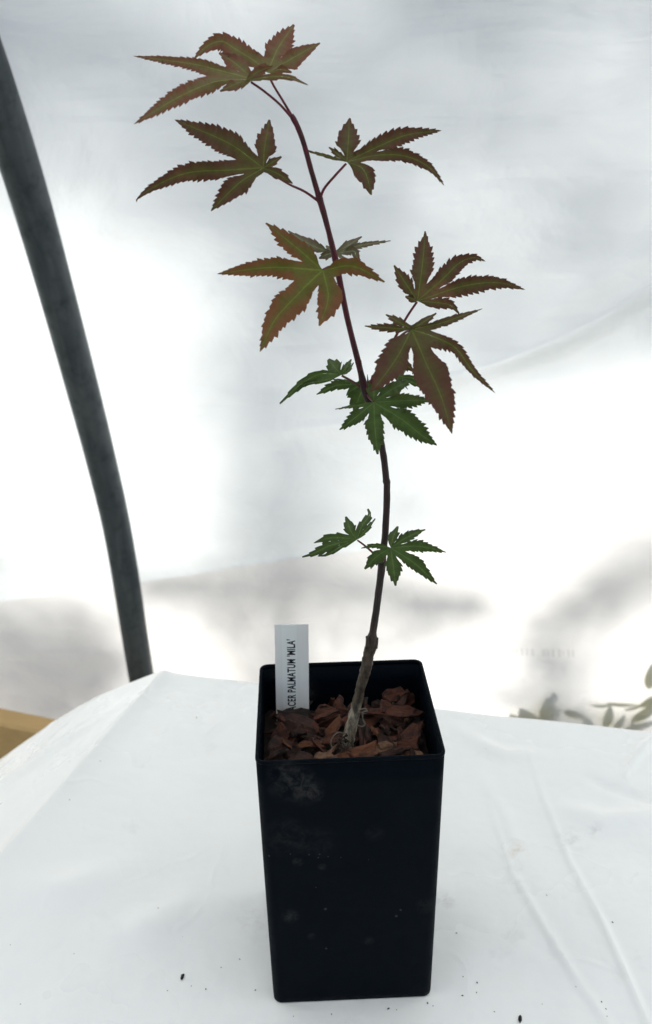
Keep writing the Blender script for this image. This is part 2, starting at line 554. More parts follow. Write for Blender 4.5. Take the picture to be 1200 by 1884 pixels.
def film_at(s):
    if s <= 0: return filmc[0].copy(), Vector((0, 1, 0))
    j = 0
    lo, hi = 0, 400
    while hi - lo > 1:
        m = (lo + hi) // 2
        if FL[m] <= s: lo = m
        else: hi = m
    j = min(lo, 399)
    w = (s - FL[j]) / (FL[j + 1] - FL[j])
    p = filmc[j].lerp(filmc[j + 1], w)
    t = (filmc[j + 1] - filmc[j]).normalized()
    return p, Vector((0, t.z, -t.y))


def film_hit(x, y):
    """(place along the tunnel, height along the film's curve) of the film seen at a pixel of the photograph"""
    d = ray(x, y)
    for j in range(400):
        a, b = filmc[j], filmc[j + 1]
        # solve in the (Y,Z) plane
        ey, ez = b.y - a.y, b.z - a.z
        den = d.y * ez - d.z * ey
        if abs(den) < 1e-9: continue
        ry, rz = a.y - CAM.y, a.z - CAM.z
        k = (ry * ez - rz * ey) / den
        w = (ry * d.z - rz * d.y) / den
        if k > 0.3 and -0.001 <= w <= 1.001:
            return CAM.x + d.x * k, FL[j] + w * (FL[j + 1] - FL[j])
    return None


def film_point(x, y):
    X, s = film_hit(x, y)
    p, nrm = film_at(s)
    return Vector((X, p.y, p.z))


HIP = [film_hit(*q) for q in ((-60, 1112), (0, 1105), (190, 1083), (330, 1060), (430, 1044), (560, 1026), (700, 1012), (820, 1000), (900, 984), (960, 971), (1060, 967), (1200, 964), (1290, 960))]
hx, hs = [q[0] for q in HIP], [q[1] for q in HIP]


def hip(x):
    return interp(hx, hs, x)


FOLDS = []                                                    # creases in the film: (points, width, height)
for P, w, h in (([(1290, 470), (1200, 540), (1110, 600), (1020, 645), (920, 685), (830, 708), (740, 722)], 0.012, 0.0190),
                ([(1100, 690), (1000, 700), (880, 718), (780, 735)], 0.008, 0.0040),
                ([(960, 745), (860, 758), (760, 772), (640, 786), (520, 795)], 0.010, 0.0090),
                ([(1290, 420), (1180, 480), (1080, 540), (980, 600)], 0.022, 0.0100),
                ([(420, 480), (370, 545), (300, 630)], 0.006, 0.0030),
                ([(800, 890), (760, 915), (720, 950)], 0.008, 0.0030),
                ([(780, 70), (700, 140), (640, 230)], 0.02, 0.0050)):
    FOLDS.append(([film_hit(*q) for q in P], w, h))


def fold_h(x, s, folds):
    tot = 0.0
    for P, w, h in folds:
        best, bt = 9.0, 0.5
        n = len(P) - 1
        for i in range(n):
            ax, ay = P[i]; bx, by = P[i + 1]
            dx, dy = bx - ax, by - ay
            t = max(0, min(1, ((x - ax) * dx + (s - ay) * dy) / (dx * dx + dy * dy)))
            dd = math.hypot(x - ax - t * dx, s - ay - t * dy)
            if dd < best: best, bt = dd, (i + t) / n
        if best < 3.2 * w:
            tot += h * math.exp(-(best / w) ** 2) * math.sin(math.pi * min(1, max(0, 0.06 + bt * 0.9))) ** 0.6
    return tot


def film_sheet(name, mat, s0, s1, ns, xs, off, amp, folds=()):
    bm = bmesh.new()
    rows = []
    for i in range(ns + 1):
        t = i / ns
        row = []
        for x in xs:
            a, b = s0(x), s1(x)
            s = a + (b - a) * t
            p, nr = film_at(s)
            w = amp * (noise.noise(Vector((x * 2.1, s * 2.6, 3.3 + off * 90))) + 0.5 * noise.noise(Vector((x * 5, s * 6, 9.1))))
            edge = min(1.0, abs(x + 0.32) / 0.10)                    # pulled tight on the pipe
            h = off + max(-0.002, w * edge) + fold_h(x, s, folds)
            row.append(bm.verts.new((x, p.y + nr.y * h, p.z + nr.z * h)))
        rows.append(row)
    for i in range(ns):
        for k in range(len(xs) - 1):
            bm.faces.new((rows[i][k], rows[i][k + 1], rows[i + 1][k + 1], rows[i + 1][k]))
    return link(name, mesh_of(bm, name), mat)


xs_in = [-0.78 + 0.0085 * i for i in range(184)]
xs_all = [-4.0, -3.2, -2.4, -1.8, -1.4, -1.1, -0.92] + xs_in + [0.90, 1.1, 1.4, 1.8, 2.4, 3.2, 4.0]
LTOP = FL[-1]
# roof film: near the plant a fine mesh, overhead a coarse one (same sheet)
SV = 1.62
roof = empty('tunnel_film', (0, 1.0, GZ))
tag(roof, 'milky white polythene film curving up over the hoop behind the maple', 'tunnel film')
o = film_sheet('film_sheet', M_roof, hip, lambda x: SV, 150, xs_all, 0.0, 0.006, FOLDS)
o.parent = roof; o.location = -roof.location
o = film_sheet('roof_sheet', M_roof, lambda x: SV, lambda x: LTOP, 40, xs_all[:8] + xs_in[8::16] + xs_all[-7:], 0.0, 0.006)
o.parent = roof; o.location = -roof.location
skirt = empty('side_film', (0, 1.0, GZ))
tag(skirt, 'warmer translucent film strip below the hip line, with faint leaf shadows', 'side film')
o = film_sheet('film_sheet', M_side, lambda x: 0.0, lambda x: hip(x) + 0.004, 70, xs_all, 0.010, 0.004)
o.parent = skirt; o.location = -skirt.location

# faint unreadable row of print on the side film
bm = bmesh.new()
for i, (px, w, h, tl) in enumerate(((944, 5, 8, 0), (951, 4, 9, 0), (961, 5, 13, 1), (970, 4, 13, 1), (980, 6, 13, 2), (1001, 9, 13, 2), (1009, 4, 12, 1),
                                    (1018, 5, 14, 2), (1030, 6, 15, 1), (1037, 3, 10, 1), (1046, 3, 14, 2), (1055, 3, 13, 1))):
    y0 = 1201 + (px - 940) * 0.035
    cs = []
    for dx, dy in ((-w / 2, -h / 2), (w / 2, -h / 2), (w / 2 + tl * 0.4, h / 2), (-w / 2 + tl * 0.4, h / 2)):
        X, s = film_hit(px + dx, y0 + dy)
        p, nr = film_at(s)
        cs.append(bm.verts.new((X, p.y + nr.y * 0.0062 - 0.004, p.z + nr.z * 0.0062)))
    bm.faces.new(cs)
pm = NT('faded_film_print')
tb = pm.n('BsdfTransparent'); df = pm.n('BsdfDiffuse'); df.inputs[0].default_value = (0.45, 0.45, 0.44, 1)
mx = pm.n('MixShader'); mx.inputs[0].default_value = 0.16
pm.l(tb.outputs[0], mx.inputs[1]); pm.l(df.outputs[0], mx.inputs[2]); pm.l(mx.outputs[0], pm.out.inputs['Surface'])
o = link('print', mesh_of(bm, 'film_print', False), pm.m, skirt)
o.location = -skirt.location
tag(o, 'faint blurred grey row of print')

HX = -0.322
bm = bmesh.new()
tube(bm, [Vector((HX, p.y, p.z)) for p in hoopc[::4]], [PIPE_R] * len(hoopc[::4]), 28)
hoop = link('tunnel_hoop', mesh_of(bm, 'hoop'), M_pipe)
tag(hoop, 'curved grey galvanised steel hoop pipe at the left, against the film', 'pipe')

# timber board low at the left
A, B = on_z(-150, 1270, -0.40), on_z(135, 1328, -0.40)
dirb = (B - A).normalized()
side = Vector((dirb.y, -dirb.x, 0)) * -1
if side.y > 0: side = -side
# side points to the camera; the board's far top edge runs through the two points
L0, L1 = -0.35, (B - A).length + 0.42
bm = bmesh.new()
n = 16
secs = []
for i in range(n + 1):
    c = A + dirb * (L0 + (L1 - L0) * i / n)
    wv = 0.0012 * noise.noise(Vector((i * 0.7, 2, 0)))
    prof = [(0.0, -0.004), (0.003, 0.0), (0.037, 0.0 + wv), (0.041, -0.004), (0.041, -0.14), (0.0, -0.14)]
    secs.append([bm.verts.new(c + side * a + Vector((0, 0, b))) for a, b in prof])
for i in range(n):
    for k in range(6):
        bm.faces.new((secs[i][k], secs[i][(k + 1) % 6], secs[i + 1][(k + 1) % 6], secs[i + 1][k]))
bm.faces.new(secs[0]); bm.faces.new(list(reversed(secs[-1])))
bmesh.ops.recalc_face_normals(bm, faces=bm.faces)
board = empty('timber_board', (A.x, A.y, GZ))
o = link('plank', mesh_of(bm, 'board', False), M_wood, board); o.location = -board.location
for f in (0.08, 0.86):                                          # the stakes it is nailed to
    c = A + dirb * (L0 + (L1 - L0) * f) - side * 0.024
    bm = bmesh.new()
    bmesh.ops.create_cube(bm, size=1.0)
    for v in bm.verts: v.co = Vector((c.x, c.y, 0)) + dirb * (v.co.x * 0.045) + side * (v.co.y * 0.045) + Vector((0, 0, -0.402 + (v.co.z - 0.5) * (-0.402 - GZ)))
    o = link('stake', mesh_of(bm, 'stake', False), M_wood, board); o.location = -board.location
tag(board, 'raw yellow-brown timber board low behind the left edge of the sheet', 'board')

# ------------------------------------------------------------------ outside: trees and shrubs that shade the film, weeds against it
def leaf_cloud(bm, centre, r, n, size, axis_u, axis_v, axis_w):
    for _ in range(n):
        while True:
            a, b, c = random.uniform(-1, 1), random.uniform(-1, 1), random.uniform(-1, 1)
            if a * a + b * b + c * c < 1: break
        q = 1.0 + 0.28 * noise.noise(Vector((a * 2.3 + centre.x * 3, b * 2.3, c * 2 + centre.z)))
        p = centre + axis_u * (a * r[0] * q) + axis_v * (b * r[1] * q) + axis_w * (c * r[2])
        nrm = Vector((random.gauss(0, 1), random.gauss(0, 1), random.gauss(0, 1) + 0.6)).normalized()
        u = nrm.orthogonal().normalized(); u.rotate(Matrix.Rotation(random.uniform(0, 6.28), 3, nrm))
        v = nrm.cross(u)
        s = size * random.uniform(0.6, 1.3)
        vs = [bm.verts.new(p + u * s * a2 + v * s * b2 + nrm * s * c2) for a2, b2, c2 in ((-1, 0, 0), (-0.2, 0.5, 0.1), (1, 0, -0.12), (-0.2, -0.5, 0.1))]
        bm.faces.new(vs)


AU = Vector((0, 0, 1)).cross(SUN).normalized() * -1           # to the right seen from inside
AV = SUN.cross(AU).normalized()
if AV.z < 0: AV = -AV


def shade_plant(name, label, spots, dist, leaf, grp):
    root = empty(name)
    bm = bmesh.new()
    cen = Vector((0, 0, 0)); tw = 0
    tops = []
    for (px, py, rx, ry, cov) in spots:
        cov = min(0.90, cov * 1.75)
        p = film_point(px, py)
        dd = dist * random.uniform(0.93, 1.07)
        depth = (p - CAM).dot(FW)
        a, b = rx / FPX * depth, ry / FPX * depth * 1.05
        c = p + SUN * dd
        area = math.pi * a * b
        one = 0.55 * leaf * leaf * 1.0
        nn = int(-math.log(1 - cov) * area / one)
        leaf_cloud(bm, c, (a * 1.06, b * 1.06, 0.30), nn, leaf, AU, AV, SUN)
        cen += c * area; tw += area
        tops.append(c)
    cen /= tw
    base = Vector((cen.x, cen.y, GZ))
    root.location = base
    me = mesh_of(bm, 'crown', False)
    cr = link('crown', me, M_tree, root); cr.location = -base
    bm = bmesh.new()
    H = cen.z - GZ
    tp = [base + Vector((0, 0, H * k / 6)) + Vector((0.05 * noise.noise(Vector((k, cen.x, 0))), 0.05 * noise.noise(Vector((k, 5, cen.x))), 0)) for k in range(7)]
    th = min(0.03, 0.011 * H)
    tube(bm, tp, [th * (1 - 0.10 * k) for k in range(7)], 8)
    for c in tops[:8]:
        tube(bm, [tp[4], tp[4].lerp(c, 0.55) + Vector((0, 0, 0.06)), c], [th * 0.5, th * 0.3, th * 0.12], 6)
    tk = link('trunk', mesh_of(bm, 'trunk'), M_trunk, root); tk.location = -base
    tag(root, label, 'tree' if H > 1.4 else 'shrub', grp)
    return root


# The crowns of three trees shade the whole upper film; gaps between the boughs let the sun through (place on the film, size, how open).
GAPS = [(70, 700, 280, 380, .95), (250, 900, 160, 220, .95), (20, 500, 170, 160, .9), (1110, 800, 240, 120, .95), (930, 875, 140, 60, .85), (900, 1062, 270, 62, 1.0), (1010, 1040, 160, 50, 1.0), (380, 1200, 150, 70, 1.0), (880, 1250, 130, 70, 1.0), (1150, 1245, 120, 50, 1.0), (210, 1092, 130, 24, .8), (640, 1180, 200, 60, .5), (460, -40, 190, 100, 1.0), (5, 40, 45, 90, 0.9), (1120, 190, 150, 110, 0.55),
        (1250, 790, 200, 150, .95), (1020, 835, 140, 80, .9), (330, 500, 90, 160, 0.7), (330, 260, 90, 60, 0.35), (720, 0, 60, 60, 0.5), (430, 720, 70, 160, 0.35), (860, 330, 70, 60, 0.2), (1010, 330, 80, 60, 0.25), (400, -330, 150, 120, 0.8), (900, -260, 180, 110, 0.7), (-260, 200, 200, 160, .7), (1500, 300, 160, 200, .7)]


def canopy(px, py):
    d = 1.0
    for x, y, rx, ry, k in GAPS:
        r = math.hypot((px - x) / rx, (py - y) / ry)
        d *= 1 - k * (1 - smooth01((r - 0.50) / 0.85))
    d *= 1.0 + 0.55 * noise.noise(Vector((px / 170, py / 170, 2.2))) + 0.25 * noise.noise(Vector((px / 70, py / 70, 5.2)))
    return max(0.0, min(1.0, d * (1 - 0.45 * smooth01((py - 1010) / 90))))


TREES = [('leafy tree outside the film shading its upper left corner', -600, 330, 4.3), ('leafy tree outside the film casting the broad grey shade behind the maple', 330, 820, 4.5), ('leafy tree outside the film shading the right side of the wall', 820, 1800, 4.2)]
LEAF_S, COVER = 0.034, 1.02
for lab, xa, xb, dist in TREES:
    root = empty('leafy_tree')
    bm = bmesh.new()
    ya, yb = -560, 1400
    depth = 1.25
    area = (xb - xa) * (yb - ya) * (depth / FPX) ** 2
    nn = int(COVER * area / (0.30 * LEAF_S * LEAF_S * 1.15))
    cs = []
    for _ in range(nn):
        px, py = random.uniform(xa, xb), random.uniform(ya, yb)
        if random.random() > canopy(px, py): continue
        hit = film_hit(px, min(py, 1380)) if py > -60 else None
        if hit is None:
            d0 = film_hit(px, -50); p0 = film_at(d0[1])[0]
            p = Vector((d0[0], p0.y, p0.z)) + AV * ((-50 - py) / FPX * 1.1)
        else:
            pp, _n = film_at(hit[1]); p = Vector((hit[0], pp.y, pp.z))
        c = p + SUN * (dist + random.uniform(-0.5, 0.5))
        leaf_cloud(bm, c, (0.01, 0.01, 0.01), 1, LEAF_S, AU, AV, SUN)
        if len(cs) < 400: cs.append(c)
    cen = sum(cs, Vector((0, 0, 0))) / len(cs)
    base = Vector((cen.x + (0.75 if xa > 800 else 0.0 if xa > 0 else -0.3), cen.y, GZ))
    root.location = base
    cr = link('crown', mesh_of(bm, 'crown', False), M_tree, root); cr.location = -base
    bm = bmesh.new()
    H = cen.z - GZ
    tp = [base + Vector((0.05 * noise.noise(Vector((k, cen.x, 0))), 0.05 * noise.noise(Vector((k, 5, cen.x))), H * k / 6)) for k in range(7)]
    tube(bm, tp, [0.030 * (1 - 0.12 * k) for k in range(7)], 8)
    for c in cs[:14]:
        tube(bm, [tp[4], tp[4].lerp(c, 0.55) + Vector((0, 0, 0.06)), c], [0.010, 0.006, 0.002], 6)
    tk = link('trunk', mesh_of(bm, 'trunk'), M_trunk, root); tk.location = -base
    tag(root, lab, 'tree', 'trees outside the tunnel')
shade_plant('leafy_shrub', 'leafy shrub outside the film shading the strip left of the hoop', [(70, 1200, 170, 60, .60), (40, 1260, 170, 50, .60), (170, 1240, 60, 55, .5), (120, 1140, 120, 30, .40), (60, 1320, 160, 40, .5)], 2.2, 0.024, 'shrubs outside the tunnel')
shade_plant('leafy_shrub', 'leafy shrub outside the film shading the strip behind the plant label', [(400, 1088, 160, 38, .75), (320, 1105, 70, 28, .6), (560, 1078, 130, 40, .50), (810, 1125, 120, 40, .50), (690, 1095, 100, 34, .45), (560, 1110, 100, 30, .4), (740, 1180, 160, 50, .22), (420, 1160, 120, 40, .15)], 2.2, 0.024, 'shrubs outside the tunnel')
shade_plant('leafy_shrub', 'leafy shrub outside the film casting the grey slanting shade at right',
            [(1190, 1068, 80, 40, .62), (1125, 1108, 80, 36, .62), (1055, 1138, 70, 34, .58), (1000, 1165, 50, 40, .40), (1015, 1240, 60, 50, .42), (950, 1290, 80, 30, .40), (1120, 1345, 140, 24, .6)], 2.2, 0.024, 'shrubs outside the tunnel')


def weed(label, leaves, off):
    first = film_point(*leaves[0][0])
    root = empty('weed', (first.x, first.y + off + 0.06, GZ))
    for (x, y), (tx, ty), w, o2 in leaves:
        a = film_point(x, y) + Vector((0, o2, 0)); b = film_point(tx, ty) + Vector((0, o2 + 0.006, 0))
        bm = bmesh.new()
        d = b - a
        nrm = Vector((0, -0.94, 0.3))
        s = d.cross(nrm).normalized()
        wl = w / FPX * 1.4
        N = 8
        L, Mi, R = [], [], []
        for i in range(N + 1):
            t = i / N
            ww = wl * math.sin(math.pi * (0.04 + 0.95 * t) ** 0.85) ** 0.8
            c = a + d * t + Vector((0, 0.006 * math.sin(t * 3), 0))
            L.append(bm.verts.new(c - s * ww)); Mi.append(bm.verts.new(c + Vector((0, 0.003, 0)))); R.append(bm.verts.new(c + s * ww))
        for i in range(N):
            bm.faces.new((L[i], L[i + 1], Mi[i + 1], Mi[i])); bm.faces.new((Mi[i], Mi[i + 1], R[i + 1], R[i]))
        lf = link('leaf', mesh_of(bm, 'weed_leaf'), M_weed, root); lf.location = -root.location
    bm = bmesh.new()
    (x, y) = leaves[0][0]
    top = film_point(x, y) + Vector((0, leaves[0][3] + 0.004, 0))
    g = Vector((top.x + 0.02, top.y + 0.07, GZ))
    tube(bm, catmull([g, g.lerp(top, 0.5) + Vector((0.01, 0.01, 0)), top], 8), [0.003] * 9, 6)
    st = link('stem', mesh_of(bm, 'weed_stem'), M_weed, root); st.location = -root.location
    tag(root, label, 'weed', 'weeds outside the film')


weed('weed pressed on the film with round dark leaves above the sheet edge', [((1010, 1341), (1006, 1281), 22, 0.025), ((985, 1341), (955, 1299), 22, 0.030), ((1000, 1345), (1030, 1301), 13, 0.025), ((1040, 1311), (1078, 1321), 16, 0.019), ((975, 1341), (935, 1311), 16, 0.028), ((1015, 1295), (1018, 1270), 11, 0.028)], 0.011)
weed('weed arching yellowish green behind the film near the right edge', [((1116, 1341), (1124, 1297), 12, 0.017), ((1126, 1301), (1086, 1297), 8, 0.017), ((1118, 1297), (1172, 1295), 9, 0.018), ((1088, 1341), (1074, 1315), 11, 0.022), ((1130, 1345), (1150, 1313), 10, 0.019)], 0.011)
weed('dark leafy weed behind the film at the far right edge', [((1165, 1330), (1215, 1289), 20, 0.017), ((1197, 1269), (1202, 1219), 14, 0.017), ((1150, 1343), (1210, 1323), 19, 0.022), ((1178, 1301), (1240, 1261), 19, 0.022), ((1110, 1351), (1170, 1331), 15, 0.028), ((1150, 1307), (1185, 1291), 9, 0.022)], 0.011)

# ------------------------------------------------------------------ the sheet-covered bench
O = Vector((-0.161, 0.321, 0)); E1 = Vector((0.963182, -0.268849, 0)); E2 = Vector((-0.268849, -0.963182, 0))


def uv_of(px, py):
    P = on_z(px, py, 0) - O
    return P.dot(E1), P.dot(E2)


CREASE = []                                                   # (points, width, height, sharp step side)
for P, w, h in (([(975, 1390), (1000, 1470), (1050, 1590), (1110, 1700), (1150, 1790), (1195, 1890), (1230, 1970)], 0.0020, 0.0019),
                ([(900, 1480), (940, 1600), (1010, 1720), (1060, 1800), (1125, 1890), (1170, 1960)], 0.0020, 0.0016),
                ([(1215, 1350), (1180, 1385), (1138, 1442)], 0.0040, 0.0030),
                ([(1078, 1430), (1120, 1450), (1185, 1470), (1280, 1500)], 0.0045, -0.0030),
                ([(840, 1335), (880, 1365), (930, 1390), (985, 1388)], 0.007, 0.0034),
                ([(1040, 1490), (1110, 1512), (1200, 1505), (1300, 1480)], 0.010, 0.0045),
                ([(880, 1420), (930, 1500), (950, 1560)], 0.005, 0.0014),
                ([(380, 1350), (390, 1335), (400, 1325)], 0.003, 0.0014),
                ([(60, 1640), (140, 1630), (220, 1600)], 0.012, 0.0035),
                ([(330, 1500), (345, 1515), (352, 1540)], 0.004, 0.0014),
                ([(230, 1720), (300, 1690), (360, 1640)], 0.012, 0.0028)):
    CREASE.append(([uv_of(*q) for q in P], w, h))
FL_CREASE = [([(-0.075, 0.02), (-0.10, 0.10), (-0.115, 0.20), (-0.12, 0.3)], 0.004, 0.0022), ([(-0.02, 0.05), (-0.10, 0.115), (-0.17, 0.14)], 0.012, 0.004),
             ([(-0.12, -0.01), (-0.15, 0.06), (-0.17, 0.10)], 0.005, 0.002)]


def sheet_h(u, v):
    z = 0.0
    a = max(0.0, -u)
    if a > 0:
        z -= 0.54 * (math.sqrt(a * a + 0.004 ** 2) - 0.004) + 0.75 * a * a + (2.5 * max(0, a - 0.2) ** 1.2 if a > 0.2 else 0)
    b = max(0.0, -v)
    if b > 0:
        z -= 3.6 * (math.sqrt(b * b + 0.003 ** 2) - 0.003)
    # rolled lip along the table's left edge
    rw = 0.5 + min(1.6, max(0.0, v) * 6.0)
    z += (0.0060 + 0.022 * min(0.3, max(0, v))) * math.exp(-abs(u - 0.002) / ((0.0060 if u < 0.002 else 0.0105) * rw)) * smooth01((v + 0.012) / 0.03)
    flat = 1.0 if (a == 0 and b == 0) else 0.7
    potd = smooth01((math.hypot((O + E1 * u + E2 * v).x, (O + E1 * u + E2 * v).y) - 0.075) / 0.06)
    z += flat * potd * (0.0014 * noise.noise(Vector((u * 9, v * 9, 1.5))) + 0.0007 * noise.noise(Vector((u * 24, v * 21, 4.5))))
    if a > 0: z += 0.006 * noise.noise(Vector((u * 6, v * 5, 8.8))) * smooth01(a / 0.08)
    if v < 0.09: z += 0.0030 * noise.noise(Vector((u * 5.2, 0.3, 6.1))) * smooth01((0.09 - v) / 0.09)
    z += fold_h(u, v, CREASE) + (fold_h(u, v, FL_CREASE) if u < 0.02 else 0)
    return z


bm = bmesh.new()


def axis(a, b, da, regions):
    out, x = [], a
    while x < b:
        out.append(x)
        st = da
        for r0, r1, s in regions:
            if r0 <= x < r1: st = s
        x += st
    out.append(b)
    return out


us = axis(-0.42, 0.85, 0.012, [(-0.25, -0.03, 0.006), (-0.03, 0.03, 0.0015), (0.03, 0.30, 0.005), (0.30, 0.46, 0.0015)])
vs_ = axis(-0.15, 0.80, 0.012, [(-0.15, -0.02, 0.008), (-0.02, 0.02, 0.002), (0.02, 0.45, 0.0045)])
grid = []
for v in vs_:
    row = []
    for u in us:
        P = O + E1 * u + E2 * v
        row.append(bm.verts.new((P.x, P.y, max(GZ + 0.05, sheet_h(u, v)))))
    grid.append(row)
for i in range(len(vs_) - 1):
    for k in range(len(us) - 1):
        bm.faces.new((grid[i][k], grid[i + 1][k], grid[i + 1][k + 1], grid[i][k + 1]))
sheet = link('plastic_sheet', mesh_of(bm, 'sheet'), M_sheet)
tag(sheet, 'creased white plastic sheet draped over the table under the pot', 'sheet')

# ------------------------------------------------------------------ soil crumbs on the sheet
crumb_meshes = []
for k in range(4):
    bm = bmesh.new()
    bmesh.ops.create_icosphere(bm, subdivisions=1, radius=1.0)
    for vtx in bm.verts:
        vtx.co *= 1 + 0.35 * noise.noise(vtx.co * 1.3 + Vector((k * 7, 0, 0)))
        vtx.co.y *= 0.55; vtx.co.z *= 0.45
    me = mesh_of(bm, 'crumb', False)
    me.materials.append(M_bark[4])
    crumb_meshes.append(me)
CR = [(336, 1797, 2.6, 80, 'largest dark bark sliver left of the pot on the sheet'), (957, 1873, 2.8, 80, 'dark bark sliver right of the pot at the bottom edge')]
for x, y, s in ((379, 1820, 1.1), (352, 1814, .7), (441, 1765, .9), (407, 1780, .8), (470, 1822, 1.0), (851, 1832, 1.1), (878, 1808, 1.2), (877, 1826, .8), (787, 1846, 1.3), (797, 1851, .7),
                (840, 1717, 1.0), (362, 1319, 1.2), (186, 1408, .8), (38, 1848, .7), (1107, 1842, 1.0), (1115, 1855, .8), (910, 1861, .8), (998, 1846, .6), (308, 1822, .7), (136, 1755, .7), (20, 1742, .6),
                (1006, 1648, .8), (1127, 1697, 1.2), (715, 1856, 1.3), (1117, 1870, .7), (730, 1858, .7), (540, 1870, .6), (610, 1866, .8), (1060, 1815, .6), (852, 1797, .8)):
    CR.append((x, y, s, random.uniform(0, 180), None))
for i, (x, y, s, ang, lab) in enumerate(CR):
    P = on_z(x, y, 0.0)
    d = P - O
    o = bpy.data.objects.new('soil_crumb', crumb_meshes[i % 4])
    COL.objects.link(o)
    o.scale = (s * 0.00062,) * 3
    if lab: o.scale = (s * 0.0010, s * 0.00075, s * 0.0007)
    o.location = (P.x, P.y, sheet_h(d.dot(E1), d.dot(E2)) + s * 0.00018)
    o.rotation_euler = (0, 0, math.radians(ang))
    tag(o, lab or 'tiny dark soil crumb on the sheet %s the pot' % ('left of' if x < 480 else 'right of' if x > 820 else 'in front of'), 'crumb', 'soil crumbs on the sheet')

# ------------------------------------------------------------------ pot
PH, PT, PB, PYAW = 0.1641, 0.0475, 0.0445, 0.032474


def rsq(half, r, n=6):
    out = []
    for cx, cy, a0 in ((1, 1, 0), (-1, 1, 90), (-1, -1, 180), (1, -1, 270)):
        for k in range(n + 1):
            a = math.radians(a0 + 90 * k / n)
            out.append((cx * (half - r) + r * math.cos(a), cy * (half - r) + r * math.sin(a)))
    return out


pot = empty('plant_pot', (0, 0, 0))
pot.rotation_euler = (0, 0, PYAW)
tag(pot, 'tall square black plastic pot with dusty smudges, holding the maple', 'pot')


def loft(bm, loops):
    rs = [[bm.verts.new(c) for c in lp] for lp in loops]
    n = len(rs[0])
    for i in range(len(rs) - 1):
        for k in range(n):
            bm.faces.new((rs[i][k], rs[i][(k + 1) % n], rs[i + 1][(k + 1) % n], rs[i + 1][k]))
    return rs


def wall_loop(z, inset, r):
    h = PB + (PT - PB) * z / PH - inset
    out = []
    for x, y in rsq(h, max(0.0008, r)):
        # walls bow very slightly
        bow = 0.0006 * math.sin(math.pi * min(1, z / PH))
        out.append((x + (bow * (1 - (y / h) ** 2) * (1 if x > 0 else -1) if abs(x) > h * 0.98 else 0), y - (bow * (1 - (x / h) ** 2) if y < -h * 0.98 else 0), z))
    return out


ZRIM = PH - 0.0022
bm = bmesh.new()
loops = [[(x, y, 0.0003) for x, y in rsq(PB - 0.003, 0.003)], [(x, y, -0.0001) for x, y in rsq(PB - 0.0010, 0.0042)], [(x, y, 0.0008) for x, y in rsq(PB - 0.0001, 0.005)]]
loops += [wall_loop(z, 0, 0.005) for z in [0.004 + (ZRIM - 0.004) * k / 12 for k in range(13)]]
loops += [wall_loop(ZRIM, 0.0011, 0.0042)]
loops += [wall_loop(z, 0.0011, 0.0042) for z in (0.15, 0.12, 0.08, 0.04, 0.003)]
rs = loft(bm, loops)
bm.faces.new(list(reversed(rs[0]))); bm.faces.new(rs[-1])
bmesh.ops.recalc_face_normals(bm, faces=bm.faces)
body = link('pot_wall', mesh_of(bm, 'pot_wall'), M_pot, pot)
bm = bmesh.new()
rl = []
for z, ins in ((ZRIM + 0.0001, 0.0000), (ZRIM + 0.0004, -0.00025), (PH - 0.0005, -0.00025), (PH, 0.0), (PH, 0.0010), (PH - 0.0006, 0.0014), (ZRIM + 0.0001, 0.0013)):
    rl.append(wall_loop(z, ins, 0.005 - ins))
rs = loft(bm, rl)
n = len(rs[0])
for k in range(n): bm.faces.new((rs[-1][k], rs[-1][(k + 1) % n], rs[0][(k + 1) % n], rs[0][k]))
bmesh.ops.recalc_face_normals(bm, faces=bm.faces)
link('rim', mesh_of(bm, 'pot_rim'), M_pot, pot)

# potting mix under the bark
ZS = 0.1355
ROTP = Matrix.Rotation(PYAW, 3, 'Z')
bm = bmesh.new()
N = 26
hw = PB + (PT - PB) * ZS / PH - 0.0013
g = [[bm.verts.new((-hw + 2 * hw * i / N, -hw + 2 * hw * j / N, ZS - 0.003 + 0.003 * noise.noise(Vector((i * .5, j * .5, 0))))) for i in range(N + 1)] for j in range(N + 1)]
for j in range(N):
    for i in range(N): bm.faces.new((g[j][i], g[j][i + 1], g[j + 1][i + 1], g[j + 1][i]))
soil = link('potting_mix', mesh_of(bm, 'soil'), M_soil)
soil.rotation_euler = (0, 0, PYAW)
tag(soil, 'dark potting mix under the bark chips inside the pot', 'soil', kind='stuff')


